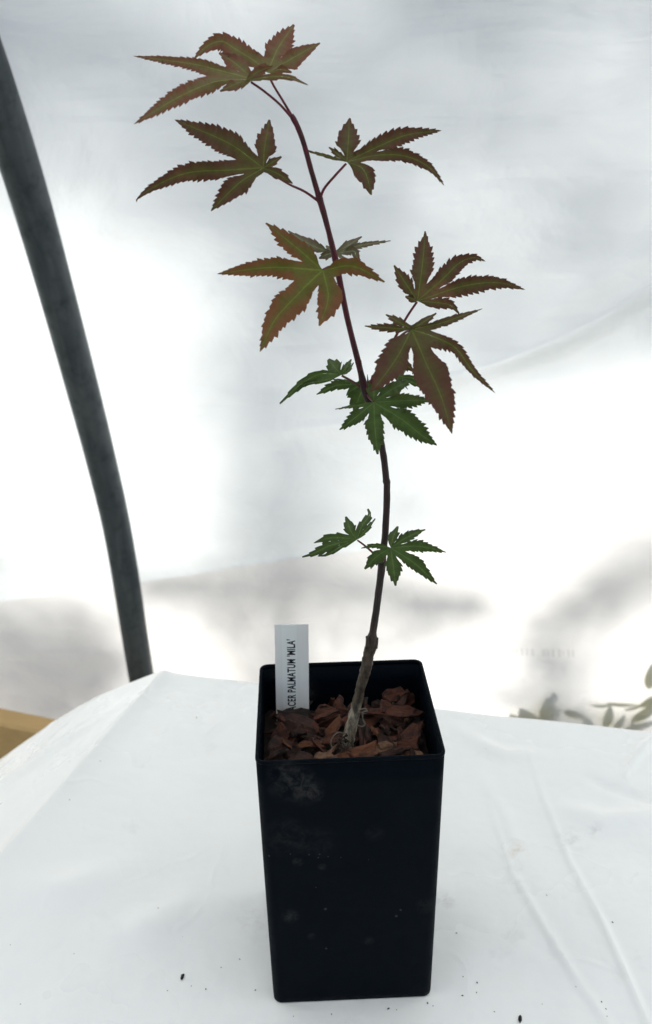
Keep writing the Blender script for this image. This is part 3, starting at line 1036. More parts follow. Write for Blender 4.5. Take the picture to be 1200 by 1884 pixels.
# ------------------------------------------------------------------ bark chips
def chip_mesh(L, W, T, seed, curl):
    rnd = random.Random(seed)
    bm = bmesh.new()
    n = 11
    ring_t, ring_b = [], []
    outl = []
    for k in range(n):
        a = 2 * math.pi * (k + rnd.uniform(-0.3, 0.3)) / n
        r = rnd.uniform(0.62, 1.15)
        x, y = math.cos(a) * L * r, math.sin(a) * W * r
        outl.append((x, y))
    def zc(x, y): return curl * (y / W) ** 2 * W + 0.12 * L * math.sin(x / L * 1.5 + seed)
    top_c = bm.verts.new((0, 0, T * 0.5 + zc(0, 0) + T * rnd.uniform(0, .3)))
    bot_c = bm.verts.new((0, 0, -T * 0.5))
    for x, y in outl:
        k = rnd.uniform(0.5, 1.2)
        ring_t.append(bm.verts.new((x * 0.93, y * 0.93, zc(x, y) + T * 0.5 * k)))
        ring_b.append(bm.verts.new((x, y, zc(x, y) - T * 0.5 * rnd.uniform(0.4, 1.1))))
    for k in range(n):
        j = (k + 1) % n
        bm.faces.new((top_c, ring_t[k], ring_t[j]))
        bm.faces.new((ring_t[k], ring_b[k], ring_b[j], ring_t[j]))
        bm.faces.new((bot_c, ring_b[j], ring_b[k]))
    bmesh.ops.subdivide_edges(bm, edges=list(bm.edges), cuts=1, use_grid_fill=True)
    for v in bm.verts:
        v.co += Vector((noise.noise(v.co * 300 + Vector((seed, 0, 0))), noise.noise(v.co * 300 + Vector((0, seed, 0))), noise.noise(v.co * 340 + Vector((0, 0, seed))))) * min(T * 0.45, 0.0006)
    bmesh.ops.recalc_face_normals(bm, faces=bm.faces)
    return mesh_of(bm, 'chip', False)


CH = []
rc = random.Random(21)
for k in range(16):
    CH.append(chip_mesh(rc.uniform(0.0052, 0.0100), rc.uniform(0.0028, 0.0050), rc.uniform(0.0007, 0.0017), k * 3.7 + 1, rc.uniform(-0.25, 0.55)))
chip_by_mat = {}
for k, me in enumerate(CH):
    for m in range(5):
        c = me.copy()
        c.materials.append(M_bark[m])
        chip_by_mat[k, m] = c
SHARED = 'small reddish brown bark chip in the mulch filling the pot'
GROUP = 'bark chips in the pot'


def put_chip(k, m, loc, rot, sc_=1.0, label=None):
    o = bpy.data.objects.new('bark_chip', chip_by_mat[k, m])
    COL.objects.link(o)
    o.location = loc; o.rotation_euler = rot
    o.scale = (sc_,) * 3 if not hasattr(sc_, '__len__') else sc_
    tag(o, label or SHARED, 'bark chip', GROUP)
    return o


lim = hw - 0.006
placed = []
tries = 0
while len(placed) < 175 and tries < 9000:
    tries += 1
    x, y = rc.uniform(-lim, lim), rc.uniform(-lim, lim)
    lay = len(placed)
    zz = ZS + (0.000 if lay < 70 else 0.0035 if lay < 140 else 0.0066)
    md = 0.0072 if lay < 140 else 0.0082
    if any((x - a) ** 2 + (y - b) ** 2 < md * md for a, b, l2 in placed if l2 // 70 == lay // 70): 
        if tries % 60: continue
    if math.hypot(x - 0.002, y - 0.002) < 0.0065: continue
    if abs(y - 0.0335) < 0.004 and -0.046 < x < -0.016: continue
    placed.append((x, y, lay))
    z = zz + 0.0022 * noise.noise(Vector((x * 60, y * 60, 0))) + (0.004 * smooth01((abs(x) - 0.02) / 0.02)) * 0.6 + 0.002 * smooth01((y - 0.01) / 0.03)
    P = ROTP @ Vector((x, y, z))
    m = rc.choices((0, 1, 2, 3, 4), (44, 36, 9, 2, 9))[0]
    tl = 0.8 if lay >= 70 else 0.45
    put_chip(rc.randrange(16), m, P, (rc.gauss(0, tl), rc.gauss(0, tl), rc.uniform(0, 6.28)), (rc.uniform(0.7, 1.5), rc.uniform(0.6, 1.3), rc.uniform(0.8, 1.5)),
             '%s bark chip in the %s %s quarter of the pot' % (('small red-brown', 'small dark brown', 'small orange-brown', 'small pale tan', 'small charred black')[m], 'back' if y > 0 else 'front', 'left' if x < 0 else 'right'))
# chips that stand out in the photograph
NAMED = [((537, 1318, .1445), 4, 4, (0.75, -0.05, 0.05), (2.1, 1.5, 1.3), 'charred curved bark piece leaning against the foot of the white label'),
         ((545, 1338, .1415), 5, 1, (0.55, 0.25, -0.25), (1.9, 1.9, 1.2), 'large dark brown bark slab in front of the white label'),
         ((614, 1340, .1425), 2, 2, (0.8, -0.5, 0.75), (1.15, 1.1, 1.2), 'upright orange bark chip just left of the stem'),
         ((574, 1374, .1440), 7, 2, (0.15, 0.1, 0.1), (1.45, .7, 1.0), 'thin flat orange bark chip over a dark gap near the front left'),
         ((690, 1345, .1430), 9, 2, (0.7, 0.3, 1.3), (1.1, 1.1, 1.2), 'orange bark chip standing just right of the stem foot'),
         ((660, 1385, .1450), 11, 2, (0.5, -0.12, 0.25), (1.7, 1.4, 1.2), 'broad orange bark slab in front of the stem foot'),
         ((712, 1370, .1440), 3, 3, (0.5, 0.2, 0.3), (.85, 1.1, 1.0), 'pale tan bark chip right of the stem near the front'),
         ((612, 1378, .1465), 6, 3, (0.2, -0.3, 0.8), (.8, .45, 1.0), 'slim pale tan bark splinter left of the stem foot'),
         ((520, 1372, .1430), 8, 1, (0.7, 0.5, 0.6), (1.5, 1.4, 1.2), 'dark rounded bark slab in the front left corner of the pot'),
         ((735, 1310, .1470), 10, 0, (0.6, 0.1, 0.05), (2.0, 1.5, 1.3), 'long red-brown bark slab lying across the back right of the pot'),
         ((752, 1372, .1430), 12, 0, (0.75, -0.2, -0.1), (1.4, 1.6, 1.2), 'red-brown bark slab in the front right corner of the pot'),
         ((712, 1298, .1500), 13, 0, (0.9, 0.5, 0.9), (.9, 1.0, 1.0), 'pointed red bark chip rising against the back wall of the pot'),
         ((725, 1385, .1460), 14, 1, (0.4, 0.1, 0.55), (1.6, .6, 1.1), 'long dark bark strip slanting up at the front right'),
         ((600, 1312, .1455), 15, 0, (0.5, -0.2, 0.2), (1.7, 1.1, 1.1), 'red-brown bark slab between the label and the stem'),
         ((600, 1392, .1470), 1, 3, (0.15, 0.1, 0.2), (1.0, .7, 1.0), 'small tan bark chip against the front wall of the pot'),
         ((555, 1398, .1440), 0, 1, (0.4, 0.1, 0.1), (1.5, 1.2, 1.0), 'dull brown bark chip by the front left wall')]
for (px, py, z), k, m, r, s, lab in NAMED:
    P = on_z(px, py, z)
    q = ROTP.inverted() @ P
    q.x = max(-lim + 0.004, min(lim - 0.004, q.x)); q.y = max(-lim + 0.003, min(lim - 0.003, q.y))
    put_chip(k, m, ROTP @ q, r, s, lab)

# ------------------------------------------------------------------ plant label
lb = on_z(537, 1306, 0.1415)
LY = lb.y
BL, BR = on_y(508.5, 1306, LY), on_y(568.5, 1306, LY)
TL, TR = on_y(505, 1150, LY + 0.002), on_y(568, 1147.5, LY + 0.002)
xdir = ((BR - BL).normalized() + (TR - TL).normalized()).normalized()
updir = ((TL + TR) / 2 - (BL + BR) / 2)
HV = updir.length
updir.normalize()
xdir = (xdir - updir * xdir.dot(updir)).normalized()
ndir = xdir.cross(updir)                                       # towards the far side or the camera
if ndir.y > 0: ndir = -ndir
LW = 0.5 * ((BR - BL).length + (TR - TL).length)
base = (BL + BR) / 2
tagroot = empty('plant_label', base)
RM = Matrix(((xdir.x, updir.x, ndir.x), (xdir.y, updir.y, ndir.y), (xdir.z, updir.z, ndir.z))).to_4x4()
tagroot.matrix_world = Matrix.Translation(base) @ RM
tag(tagroot, 'white plastic plant label with black lettering stuck upright in the bark', 'plant label')


def slab(name, x0, x1, y0, y1, z0, z1, mat, parent, bev=0.0002, taper=None, curve=0.0):
    bm = bmesh.new()
    NX, NY = 6, 10
    for zz, flip in ((z0, True), (z1, False)):
        vv = [[bm.verts.new((x0 + (x1 - x0) * i / NX, y0 + (y1 - y0) * j / NY, zz - curve * ((i / NX - 0.5) * 2) ** 2)) for i in range(NX + 1)] for j in range(NY + 1)]
        for j in range(NY):
            for i in range(NX):
                q = (vv[j][i], vv[j][i + 1], vv[j + 1][i + 1], vv[j + 1][i])
                bm.faces.new(tuple(reversed(q)) if flip else q)
        if flip: v0 = vv
        else: v1 = vv
    edge0 = v0[0] + [r[-1] for r in v0[1:]] + list(reversed(v0[-1]))[1:] + [r[0] for r in reversed(v0[1:-1])]
    edge1 = v1[0] + [r[-1] for r in v1[1:]] + list(reversed(v1[-1]))[1:] + [r[0] for r in reversed(v1[1:-1])]
    n = len(edge0)
    for k in range(n): bm.faces.new((edge0[k], edge0[(k + 1) % n], edge1[(k + 1) % n], edge1[k]))
    if taper:
        for v in bm.verts:
            if v.co.y < taper: v.co.x *= max(0.12, 1 - (taper - v.co.y) / 0.018)
    return link(name, mesh_of(bm, name, False), mat, parent)


slab('stake', -LW / 2, LW / 2, -0.030, HV, -0.0005, 0.0, M_tagw, tagroot, taper=-0.012)
slab('printed_strip', -LW * 0.29, LW * 0.155, -0.012, HV - 0.0002, 0.00005, 0.00022, M_tape, tagroot)
cu = bpy.data.curves.new('lettering', 'FONT')
cu.body = "ACER PALMATUM 'MILA'"
cu.size = 1.0
cu.offset = 0.026
cu.space_character = 1.08
tmp = bpy.data.objects.new('tmp', cu)
COL.objects.link(tmp)
bpy.context.view_layer.update()
me = bpy.data.meshes.new_from_object(tmp.evaluated_get(bpy.context.evaluated_depsgraph_get()))
bpy.data.objects.remove(tmp)
xsx = [v.co.x for v in me.vertices]; ysx = [v.co.y for v in me.vertices]
x0, x1 = min(xsx), max(xsx); y0, y1 = min(ysx), max(ysx)
px2m = LW / 62.0
top_m, letter_h = HV - 30 * px2m, 16.0 * px2m
run_len = 149 * px2m                                           # the last letters sink into the bark
for v in me.vertices:
    a = (v.co.x - x0) / (x1 - x0); b = (v.co.y - y0) / (y1 - y0)
    v.co = Vector((0.105 * LW - b * letter_h, top_m - (1 - a) * run_len, 0.00029))
me.materials.clear()
link('lettering', me, M_ink, tagroot)

# ------------------------------------------------------------------ the maple
YS = 0.002
plant = empty('maple_sapling', (0.001, YS, ZS))
tag(plant, 'young maple sapling with a leaning purple stem and bronze toothed leaves in the pot', 'sapling')


def child(name, me, mat, parent, lab=None):
    o = link(name, me, mat, parent)
    if parent is plant: o.location = -plant.location
    if lab: o['label'] = lab
    return o


STEM = [(636, 1388, 12, 0), (640, 1366, 11.6, 0), (646, 1340, 11.2, 0), (653, 1312, 10.4, 0), (658, 1290, 9.4, 0), (664, 1266, 9.3, 0), (669, 1246, 9.6, 0), (674, 1228, 10.6, 0), (676, 1217, 10.8, 0), (677.5, 1206, 9.6, 0),
        (681, 1194, 10.6, 0), (684, 1184, 10.8, 0), (685, 1173, 9.2, 0), (687, 1160, 6.8, 0), (692, 1125, 6.4, 0), (698, 1080, 6.6, 0), (702, 1050, 7.0, 0), (703.5, 1036, 7.8, 0), (705, 1020, 6.6, 0), (709, 980, 6.3, 0),
        (711.5, 930, 6.2, 0), (712, 895, 6.2, 0), (711.5, 886, 7.4, 0), (710, 876, 6.2, 0), (706, 840, 6.2, 0), (698, 800, 6.2, 0), (688, 765, 6.4, 0), (679, 738, 7.2, 0), (673, 719, 8.8, 0), (668, 702, 7.0, 0), (664, 686, 5.8, 0),
        (659, 665, 5.6, 0), (642, 598, 5.4, 0), (630, 540, 5.4, 0), (622, 500, 5.6, 0), (617, 476, 6.0, 0), (612, 455, 5.3, 0), (602, 415, 5.2, 0), (592, 378, 6.0, 0), (588, 366, 6.8, 0), (584, 352, 5.2, 0), (574, 318, 4.9, 0),
        (560, 267, 4.8, 0), (548, 234, 5.0, 0), (541, 220, 5.4, 0), (536, 211, 4.2, 0)]
pts = [on_y(x, y, YS + o) for x, y, r, o in STEM]
dep = [(p - CAM).dot(FW) for p in pts]
rad = [r * d / FPX for (x, y, r, o), d in zip(STEM, dep)]
# resample finely
fp, fr = [], []
for i in range(len(pts) - 1):
    a, b = pts[max(i - 1, 0)], pts[min(i + 2, len(pts) - 1)]
    for k in range(4):
        t = k / 4
        p0, p1 = pts[i], pts[i + 1]
        q = 0.5 * ((2 * p0) + (p1 - a) * t + (2 * a - 5 * p0 + 4 * p1 - b) * t * t + (3 * p0 - a - 3 * p1 + b) * t ** 3)
        fp.append(q); fr.append(rad[i] + (rad[i + 1] - rad[i]) * smooth01(t))
fp.append(pts[-1]); fr.append(rad[-1])
bm = bmesh.new()
tube(bm, fp, fr, 14, wob=0.10)
for v in bm.verts:                                             # rough old wood low down
    if v.co.z < 0.203:
        v.co += Vector((noise.noise(v.co * 400), noise.noise(v.co * 400 + Vector((9, 0, 0))), 0)) * 0.0009
stem = child('stem', mesh_of(bm, 'stem'), M_stem, plant)


def pxtube(name, P, r0, r1, mat, parent, Ya, Yb, n=10, sides=8, lab=None):
    C3 = [on_y(x, y, Ya + (Yb - Ya) * i / (len(P) - 1)) for i, (x, y) in enumerate(P)]
    q = catmull(C3, n)
    d = [(p - CAM).dot(FW) / FPX for p in q]
    bm = bmesh.new()
    tube(bm, q, [(r0 + (r1 - r0) * i / n) * d[i] for i in range(n + 1)], sides)
    return child(name, mesh_of(bm, name), mat, parent, lab)


# snag and stub at the old pruning cut, bud scales, side shoot, surface roots
pxtube('stub', [(677, 1190), (677, 1178), (676, 1171)], 5, 3.5, M_stem, plant, YS - 0.002, YS - 0.002, 4, lab='short stub beside the pruning cut')
pxtube('stub', [(690, 1192), (693, 1180), (694, 1173)], 5, 2.5, M_stem, plant, YS - 0.001, YS, 4)
pxtube('side_shoot', [(674, 722), (683, 708), (694, 687), (703, 668), (714, 648)], 6.5, 4.5, M_petiole, plant, YS, YS - 0.010, 10, 10)
pxtube('bud', [(677, 712), (677, 702), (676, 689)], 2.8, 0.5, M_petiole2, plant, YS - 0.003, YS - 0.003, 5)
pxtube('bud', [(703, 1034), (698, 1031), (696, 1027)], 3.5, 1.5, M_stem, plant, YS - 0.002, YS - 0.004, 4)
pxtube('stalk', [(662, 688), (665, 676), (664, 664), (658, 652)], 1.3, 1.1, M_petiole2, plant, YS - 0.001, YS - 0.002, 8)
RC = plain('pale_rootlet', (0.10, 0.085, 0.065), rough=0.8, var=0.3, scale=200)
RD = plain('dark_rootlet', (0.022, 0.015, 0.011), rough=0.9, var=0.3, scale=200)
pxtube('rootlet', [(662, 1306), (672, 1304), (675, 1308), (668, 1311), (668, 1324), (672, 1332), (666, 1337), (658, 1334)], 1.7, 1.3, RC, plant, YS - 0.004, YS - 0.010, 24)
pxtube('rootlet', [(664, 1311), (673, 1313), (677, 1307)], 1.1, 0.8, RC, plant, YS - 0.003, YS - 0.004, 10)
pxtube('rootlet', [(633, 1350), (622, 1348), (613, 1356), (609, 1368), (613, 1378)], 1.8, 1.2, RC, plant, YS - 0.006, YS - 0.016, 16)
for k in range(9):
    a = random.uniform(0, 6.28)
    x, y = 628 + random.uniform(-8, 14), 1362 + random.uniform(-10, 10)
    pxtube('rootlet', [(x, y), (x + random.uniform(-14, 6), y + random.uniform(-6, 8)), (x + random.uniform(-18, 6), y + random.uniform(4, 18)), (x + random.uniform(-14, 12), y + random.uniform(12, 24))],
           random.uniform(1.0, 2.2), 0.7, RD, plant, YS - 0.010, YS - 0.020, 10, 6)

K = 0.00029                                                     # metres per photo pixel at the plant


def leaf(C, lobes, mat, Y, gy=0.6, gx=0.0, droop=0.010, fold=0.22, sinus=0.30, seed=0, closed=False, teeth=1.0, petiole=None, pmat=None, pY=None, lab=None, pr=(2.6, 2.2)):
    """One palmate leaf as a single sheet. Lobes are listed in turn round the leaf: (points of the midrib after the centre, half width, extra depth of the tip)."""
    rnd = random.Random(seed)
    c = Vector((C[0], C[1]))

    def depth_plane(p):
        return Y - gy * (p.y - c.y) * K + gx * (p.x - c.x) * K

    LB = []
    for P, W, dz in lobes:
        pp = [c] + [Vector(q) for q in P]
        if len(pp) == 2: pp.insert(1, (pp[0] + pp[1]) * 0.5 + (pp[1] - pp[0]).orthogonal() * rnd.uniform(-0.03, 0.03))
        curve = catmull(pp, 60)
        Ln = sum((curve[i + 1] - curve[i]).length for i in range(60))
        LB.append(dict(cv=curve, L=Ln, W=W, dz=dz))

    def at(lb, t):
        x = max(0.0, min(1.0, t)) * 60
        i = min(59, int(x))
        p = lb['cv'][i].lerp(lb['cv'][i + 1], x - i)
        d = (lb['cv'][min(60, i + 2)] - lb['cv'][max(0, i - 1)]).normalized()
        return p, Vector((-d.y, d.x))                           # image-space side vector

    def mid_depth(lb, t):
        p, _ = at(lb, t)
        return depth_plane(p) + lb['dz'] * t * t - droop * 0.0 + droop * (t * t - t * 0.6)

    n = len(LB)
    # sinus points between neighbouring lobes
    S = []
    for i in range(n if closed else n - 1):
        a, b = LB[i], LB[(i + 1) % n]
        la = min(a['L'], b['L'])
        fr = sinus * 0.88 * la
        pa, _ = at(a, fr / a['L']); pb, _ = at(b, fr / b['L'])
        S.append(dict(p=(pa + pb) * 0.5, z=0.5 * (mid_depth(a, fr / a['L']) + mid_depth(b, fr / b['L'])) - fold * 0.4 * (pa - pb).length * 0.5 * K))

    bm = bmesh.new()
    col = bm.verts.layers.float_color.new('leafmap')
    vc = bm.verts.new(on_y(c.x, c.y, Y)); vc[col] = (0, 0, 0, 1)
    made = {}

    def addv(p, Yv, r, g, b):
        v = bm.verts.new(on_y(p.x, p.y, Yv)); v[col] = (r, g, b, 1)
        return v

    NS = 3                                                     # samples along centre-to-sinus
    for i, sn in enumerate(S):
        arr = []
        for k in range(1, NS + 1):
            f = k / NS
            q = c.lerp(sn['p'], f)
            arr.append((q, Y + (sn['z'] - Y) * f, addv(q, Y + (sn['z'] - Y) * f, 0.5 * f, 0.6 * f, 0.25 * f)))
        made[i] = arr

    for i, lb in enumerate(LB):
        nt = max(3, int(lb['L'] / 12.5 * teeth))
        # which margin lies on which side: decide by the side of the neighbour
        for side in (-1, 1):
            j = None
            if side == -1 and (i > 0 or closed): j = (i - 1) % n
            if side == 1 and (i < n - 1 or closed): j = i
            if j is not None:
                sp = S[j]['p']; sz = S[j]['z']
                # side sign from geometry
                best = min(range(0, 61), key=lambda k: (lb['cv'][k] - sp).length)
                ts = max(0.06, min(0.75, best / 60))
                p0, sd = at(lb, ts)
                sg = 1 if (sp - p0).dot(sd) > 0 else -1
                ds = (sp - p0).length
                shared = made[j]
            else:
                ts, ds, sz, shared = 0.0, 0.0, Y, []
                # outer margin: opposite side of the inner neighbour
                jj = i if side == -1 else i - 1
                if 0 <= jj < len(S):
                    sp = S[jj]['p']
                    best = min(range(0, 61), key=lambda k: (lb['cv'][k] - sp).length)
                    p0, sd = at(lb, max(0.06, best / 60))
                    sg = -1 if (sp - p0).dot(sd) > 0 else 1
                else:
                    sg = side
            # list of (t along midrib, margin vertex)
            marg = []
            for k, (q, zz, v) in enumerate(shared):
                marg.append((ts * (k + 1) / NS * 0.97, v, q, zz))
            span = 1 - ts
            big = rnd.uniform(0.9, 1.1)
            for k in range(nt):
                tsz = rnd.choice((0.25, 0.5, 0.8, 1.0, 1.3))
                jit = rnd.uniform(-0.07, 0.07)
                for ph, am in ((0.06, -0.55), (0.45, 0.25), (0.80, 1.0)):
                    t = ts + span * (k + ph + jit * (0.0 if k in (0, nt - 1) else 1.0)) / nt
                    if t <= ts: continue
                    if t >= 0.985: continue
                    x = (t - ts) / span
                    prof = ((0.02 + t) / 0.47) ** 0.92 * ((1.0 - t) / 0.55) ** 1.22 * 1.02 + 0.035
                    prof *= 1 + 0.20 * noise.noise(Vector((t * 5.0, seed * 1.7, i * 2.1 + side * 0.6)))
                    wfull = lb['W'] * 0.84 * prof * big
                    w = ds + (wfull - ds) * smooth01(x / 0.30) if shared else wfull * smooth01((t + 0.05) / 0.28)
                    w = max(0.4, w)
                    tooth = am * min(3.2, 0.16 * w + 0.5) * tsz * smooth01(x * 6 if shared else t * 5)
                    wt = max(0.3, w + tooth)
                    tf = min(0.995, t + (3.4 * tsz / lb['L'] if am > 0.9 else 0))
                    p, sd = at(lb, tf)
                    q = p + sd * (sg * wt)
                    zz = mid_depth(lb, t) - fold * wt * K + 0.0016 * smooth01(t * 3) * noise.noise(Vector((t * 6, seed * 1.3, i * 3 + side)))
                    if shared: zz = sz + (zz - sz) * smooth01(x / 0.22)
                    marg.append((t, addv(q, zz, wt / 20.0, 1.0, t), q, zz))
            marg.sort(key=lambda m: m[0])
            # midrib vertices at the same places (shared by the two sides through a cache)
            prev_m, prev_h, prev_e = vc, vc, vc
            tip = lb.get('tip')
            if tip is None:
                p, _ = at(lb, 1.0)
                tip = lb['tip'] = addv(p, mid_depth(lb, 1.0), 0, 0.5, 1)
            for (t, v, q, zz) in marg:
                key = round(t, 2)
                cache = lb.setdefault('mid', {})
                if key not in cache:
                    p, _ = at(lb, key)
                    cache[key] = addv(p, mid_depth(lb, key), 0, 0, key)
                m = cache[key]
                # half-way row, bellied between the side veins
                pm, _ = at(lb, key)
                hq = pm.lerp(q, 0.5)
                hz = 0.5 * (mid_depth(lb, key) + zz) - 0.00035 * math.sin(key * 38)
                h = addv(hq, hz, 0.5 * v[col][0], 0.5 * v[col][1], key)
                fs = []
                if prev_m is vc and prev_e is vc:
                    fs = [(vc, m, h), (vc, h, v)]
                else:
                    if m is not prev_m: fs.append((prev_m, m, h, prev_h))
                    else: fs.append((prev_m, h, prev_h))
                    fs.append((prev_h, h, v, prev_e))
                for f in fs:
                    try: bm.faces.new(f if sg > 0 else tuple(reversed(f)))
                    except ValueError: pass
                prev_m, prev_h, prev_e = m, h, v
            for f in ((prev_m, tip, prev_h), (prev_h, tip, prev_e)):
                try: bm.faces.new(f if sg > 0 else tuple(reversed(f)))
                except ValueError: pass
    me = mesh_of(bm, 'leaf')
    o = child('leaf', me, mat, plant, lab)
    if petiole:
        pt = pxtube('petiole', petiole, pr[0], pr[1], pmat or M_petiole, o, pY if pY is not None else YS, Y, 12)
    return o


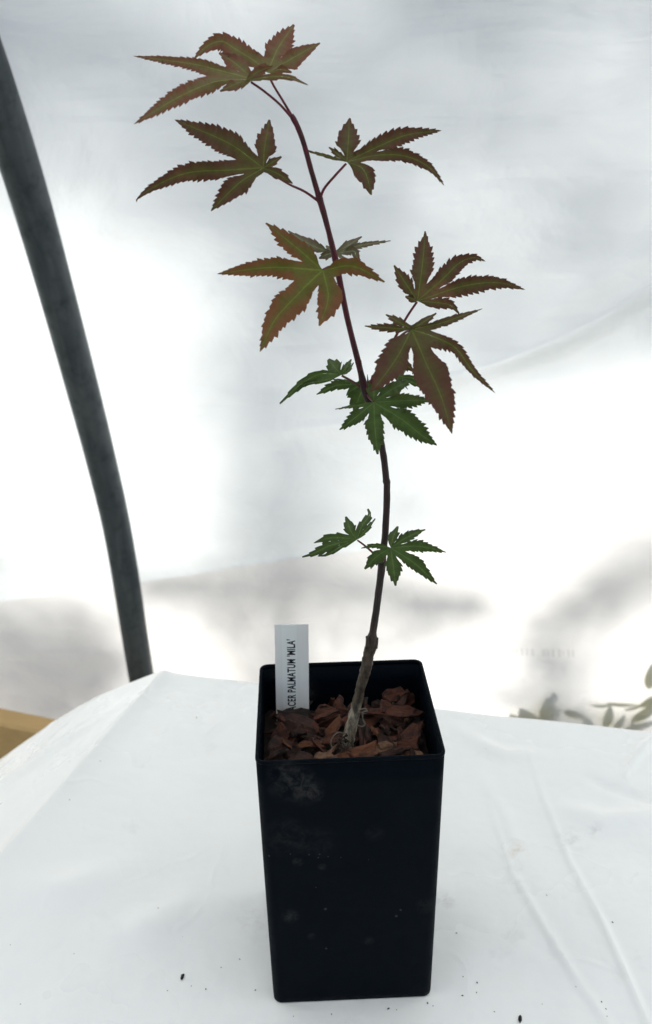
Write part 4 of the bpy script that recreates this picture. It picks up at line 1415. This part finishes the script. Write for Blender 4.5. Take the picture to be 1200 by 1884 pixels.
LEAVES = [
    # top pair
    dict(C=(493, 134), mat=M_blush, Y=YS + 0.006, gy=1.1, seed=2, petiole=[(540, 218), (521, 186), (505, 160), (494, 138)], sinus=0.42, fold=0.15,
         lobes=[([(468, 112), (436, 92), (408, 76), (380, 86), (356, 109)], 19, 0.0), ([(510, 92), (541, 45)], 25, 0.0), ([(540, 106), (589, 79)], 19, 0.0), ([(515, 128), (537, 133)], 10, 0.0)],
         lab='blushed green upper leaf with its left lobe curling over'),
    dict(C=(466, 146), mat=M_blush, Y=YS - 0.006, gy=1.5, seed=3, petiole=[(538, 218), (515, 192), (485, 167), (462, 151)], sinus=0.44, fold=0.10, droop=0.014,
         lobes=[([(440, 152), (405, 168)], 13, -0.010), ([(400, 150), (330, 178), (246, 229)], 21, -0.008), ([(400, 128), (350, 117), (245, 103)], 13, 0.004), ([(435, 118), (403, 97)], 18, 0.01),
                ([(480, 128), (500, 124)], 12, 0.004)],
         lab='top leaf with a long drooping reddish lobe to the left'),
    dict(C=(452, 150), mat=M_blush, Y=YS - 0.010, gy=0.9, seed=4, sinus=0.3, fold=0.3, teeth=0.5,
         lobes=[([(475, 132), (502, 122)], 10, -0.006), ([(490, 142), (530, 142), (568, 157)], 7, -0.014)], lab='red folded leaf half seen edge-on at the top'),
    # second pair
    dict(C=(485, 309), mat=M_bronze, Y=YS - 0.008, gy=0.7, gx=-0.1, seed=5, petiole=[(586, 370), (560, 352), (530, 338), (486, 311)], pr=(2.8, 1.6), sinus=0.34,
         lobes=[([(512, 320), (539, 338)], 10, -0.006), ([(440, 337), (388, 388)], 22, -0.004), ([(420, 313), (345, 318), (285, 343), (253, 366), (252, 373)], 18, -0.012), ([(420, 263), (321, 220)], 24, 0.002),
                ([(487, 272), (496, 220)], 21, 0.004), ([(502, 298), (518, 288)], 8, 0.0)],
         lab='bronze leaf reaching left with a hooked lobe tip'),
    dict(C=(638, 298), mat=M_bronze, Y=YS - 0.004, gy=0.7, gx=0.1, seed=6, petiole=[(589, 368), (596, 348), (615, 325), (637, 301)], sinus=0.36,
         lobes=[([(600, 287), (557, 275)], 3.5, 0.010), ([(622, 284), (605, 271)], 7, 0.004), ([(641, 262), (643, 217)], 22, 0.002), ([(700, 268), (750, 248), (813, 240)], 18, 0.0),
                ([(690, 286), (745, 287), (790, 308), (818, 342)], 14, -0.012), ([(665, 308), (677, 330), (683, 359)], 20, -0.006)],
         lab='bronze leaf reaching right from the second node'),
    # behind the stem, then the mottled one in front
    dict(C=(616, 466), mat=M_under, Y=YS + 0.010, gy=1.2, seed=8, petiole=[(619, 488), (619, 478), (617, 468)], pmat=M_petiole2, sinus=0.3, fold=0.2, pr=(2.2, 2.0), lab='pale undersided leaf behind the stem',
         lobes=[([(640, 480), (664, 478)], 3, -0.01), ([(650, 462), (655, 470), (664, 484)], 10, 0.0), ([(660, 452), (719, 443)], 5.5, 0.006), ([(640, 452), (666, 435)], 9, 0.006), ([(608, 460), (600, 452)], 8, 0.0), ([(575, 452), (530, 425)], 11, 0.008),
                ([(602, 468), (587, 476)], 9, 0.0)]),
    dict(C=(594, 497), mat=M_mottle, Y=YS - 0.016, gy=0.8, seed=9, petiole=[(621, 494), (612, 490), (603, 492), (595, 496)], pr=(2.6, 2.2), sinus=0.36, teeth=0.9,
         lobes=[([(650, 490), (708, 519)], 16, 0.0), ([(604, 548), (588, 600)], 27, -0.006), ([(545, 545), (505, 590), (478, 648)], 30, -0.010), ([(500, 492), (399, 504)], 19, -0.004), ([(545, 455), (489, 410)], 20, 0.004)],
         lab='mottled green and brown leaf in front of the stem, with ragged lobes'),
    # right-hand pair
    dict(C=(768, 554), mat=M_bronze, Y=YS - 0.010, gy=0.5, seed=10, petiole=[(714, 648), (732, 612), (752, 578), (767, 556)], pmat=M_petiole, sinus=0.34,
         lobes=[([(757, 549), (746, 545)], 8, 0.0), ([(747, 522), (725, 488)], 14, 0.0), ([(777, 490), (783, 425)], 22, 0.003), ([(815, 513), (845, 484), (872, 474), (894, 481)], 19, 0.0), ([(850, 527), (915, 520), (967, 533)], 18, -0.004),
                ([(806, 557), (830, 562), (845, 577)], 12, -0.006)],
         lab='bronze leaf highest on the right, fanned out above its red stalk'),
    dict(C=(757, 606), mat=M_bronze, Y=YS - 0.024, gy=0.9, seed=11, petiole=[(714, 648), (728, 628), (745, 612), (757, 607)], sinus=0.30, droop=0.016,
         lobes=[([(714, 603), (671, 600)], 9, 0.006), ([(733, 592), (710, 578)], 9, 0.006), ([(780, 592), (803, 576)], 8, 0.006), ([(810, 595), (845, 583), (888, 568)], 8, 0.008), ([(795, 618), (838, 640), (868, 680), (912, 724)], 12, -0.004),
                ([(785, 670), (812, 730), (832, 799)], 33, -0.012), ([(735, 650), (708, 690), (682, 722)], 29, -0.012)],
         lab='large bronze leaf hanging down on the right with two long drooping lobes'),
    dict(C=(733, 664), mat=M_bronze, Y=YS + 0.004, gy=0.6, seed=12, sinus=0.3, lobes=[([(748, 672), (763, 685)], 8, 0.0), ([(728, 668), (720, 676)], 5, 0.0)], petiole=[(712, 650), (722, 655), (733, 663)], lab='small dark leaf tip behind the hanging leaf'),
    # green cluster at the node
    dict(C=(628, 690), mat=M_green, Y=YS + 0.002, gy=1.3, seed=13, petiole=[(672, 720), (655, 706), (640, 697), (629, 691)], pmat=M_petiole2, sinus=0.40, teeth=0.5,
         lobes=[([(598, 700), (562, 707), (534, 728)], 5, -0.004), ([(590, 688), (550, 710), (515, 743)], 9, -0.006), ([(617, 677), (604, 661)], 16, 0.006), ([(637, 676), (647, 661)], 7, 0.006), ([(640, 682), (651, 667)], 4, 0.003)],
         lab='small green leaf arching left from the middle node'),
    dict(C=(660, 708), mat=M_green, Y=YS + 0.008, gy=1.0, seed=14, petiole=[(672, 720), (668, 714), (661, 709)], pmat=M_petiole2, sinus=0.25, lobes=[([(620, 709), (582, 726)], 10, 0.0), ([(630, 700), (605, 697)], 3, 0.004)],
         lab='narrow green leaf lobe below the small arching leaf'),
    dict(C=(676, 702), mat=M_green, Y=YS + 0.014, gy=0.5, seed=15, sinus=0.4, lobes=[([(694, 706), (702, 722)], 9, 0.0), ([(662, 728), (652, 758)], 19, 0.0), ([(652, 715), (637, 728)], 10, 0.0)], petiole=[(674, 724), (675, 714), (676, 703)],
         lab='dark green leaf behind the stem at the middle node'),
    dict(C=(722, 692), mat=M_green, Y=YS + 0.012, gy=1.2, seed=16, sinus=0.28, petiole=[(677, 722), (695, 704), (722, 692)], pmat=M_petiole2,
         lobes=[([(740, 684), (747, 678)], 8, 0.004), ([(760, 696), (792, 706)], 5, 0.0), ([(755, 702), (800, 723)], 5, 0.0), ([(738, 702), (751, 717)], 3.5, 0.0)], lab='narrow green leaf behind the hanging bronze leaf'),
    dict(C=(688, 740), mat=M_green, Y=YS - 0.013, gy=0.6, seed=17, sinus=0.34, teeth=1.15, petiole=[(676, 724), (680, 732), (688, 739)], pr=(2.2, 1.8),
         lobes=[([(650, 747), (617, 753)], 3.5, 0.006), ([(658, 765), (625, 791)], 14, -0.002), ([(690, 785), (695, 836)], 19, -0.006), ([(740, 772), (775, 800), (805, 820)], 23, -0.004), ([(745, 737), (797, 736)], 16, 0.0), ([(722, 716), (758, 700)], 15, 0.004),
                ([(688, 716), (686, 690)], 14, 0.006)], lab='bright green star-shaped leaf in front of the stem at the middle node'),
    # lowest pair
    dict(C=(657, 993), mat=M_green, Y=YS - 0.002, gy=1.0, seed=18, petiole=[(702, 1036), (690, 1021), (674, 1006), (658, 994)], pmat=M_petiole, pr=(2.4, 1.6), sinus=0.46, teeth=0.6,
         lobes=[([(630, 1004), (603, 1020), (584, 1023)], 6, -0.004), ([(610, 1003), (580, 1017), (556, 1025)], 10, -0.004), ([(612, 989), (577, 999)], 9, 0.0), ([(645, 976), (637, 950)], 13, 0.004), ([(666, 968), (680, 948), (677, 936)], 8, 0.004), ([(672, 977), (691, 954)], 5, 0.002)],
         lab='small curled green leaf left of the stem, lowest on the sapling'),
    dict(C=(719, 1008), mat=M_green, Y=YS - 0.014, gy=0.6, seed=19, sinus=0.32, teeth=1.1, petiole=[(704, 1036), (708, 1022), (718, 1009)], pr=(2.2, 1.6),
         lobes=[([(690, 1004), (664, 1009)], 5, 0.004), ([(693, 1024), (671, 1047)], 14, -0.002), ([(724, 1042), (728, 1078)], 16, -0.006), ([(765, 1038), (804, 1075)], 15, -0.004), ([(770, 1005), (821, 1016)], 11, 0.0), ([(750, 988), (783, 974)], 10, 0.004), ([(723, 990), (732, 968)], 9, 0.004)],
         lab='green star-shaped leaf in front of the stem, lowest right'),
]
for L in LEAVES:
    leaf(**L)
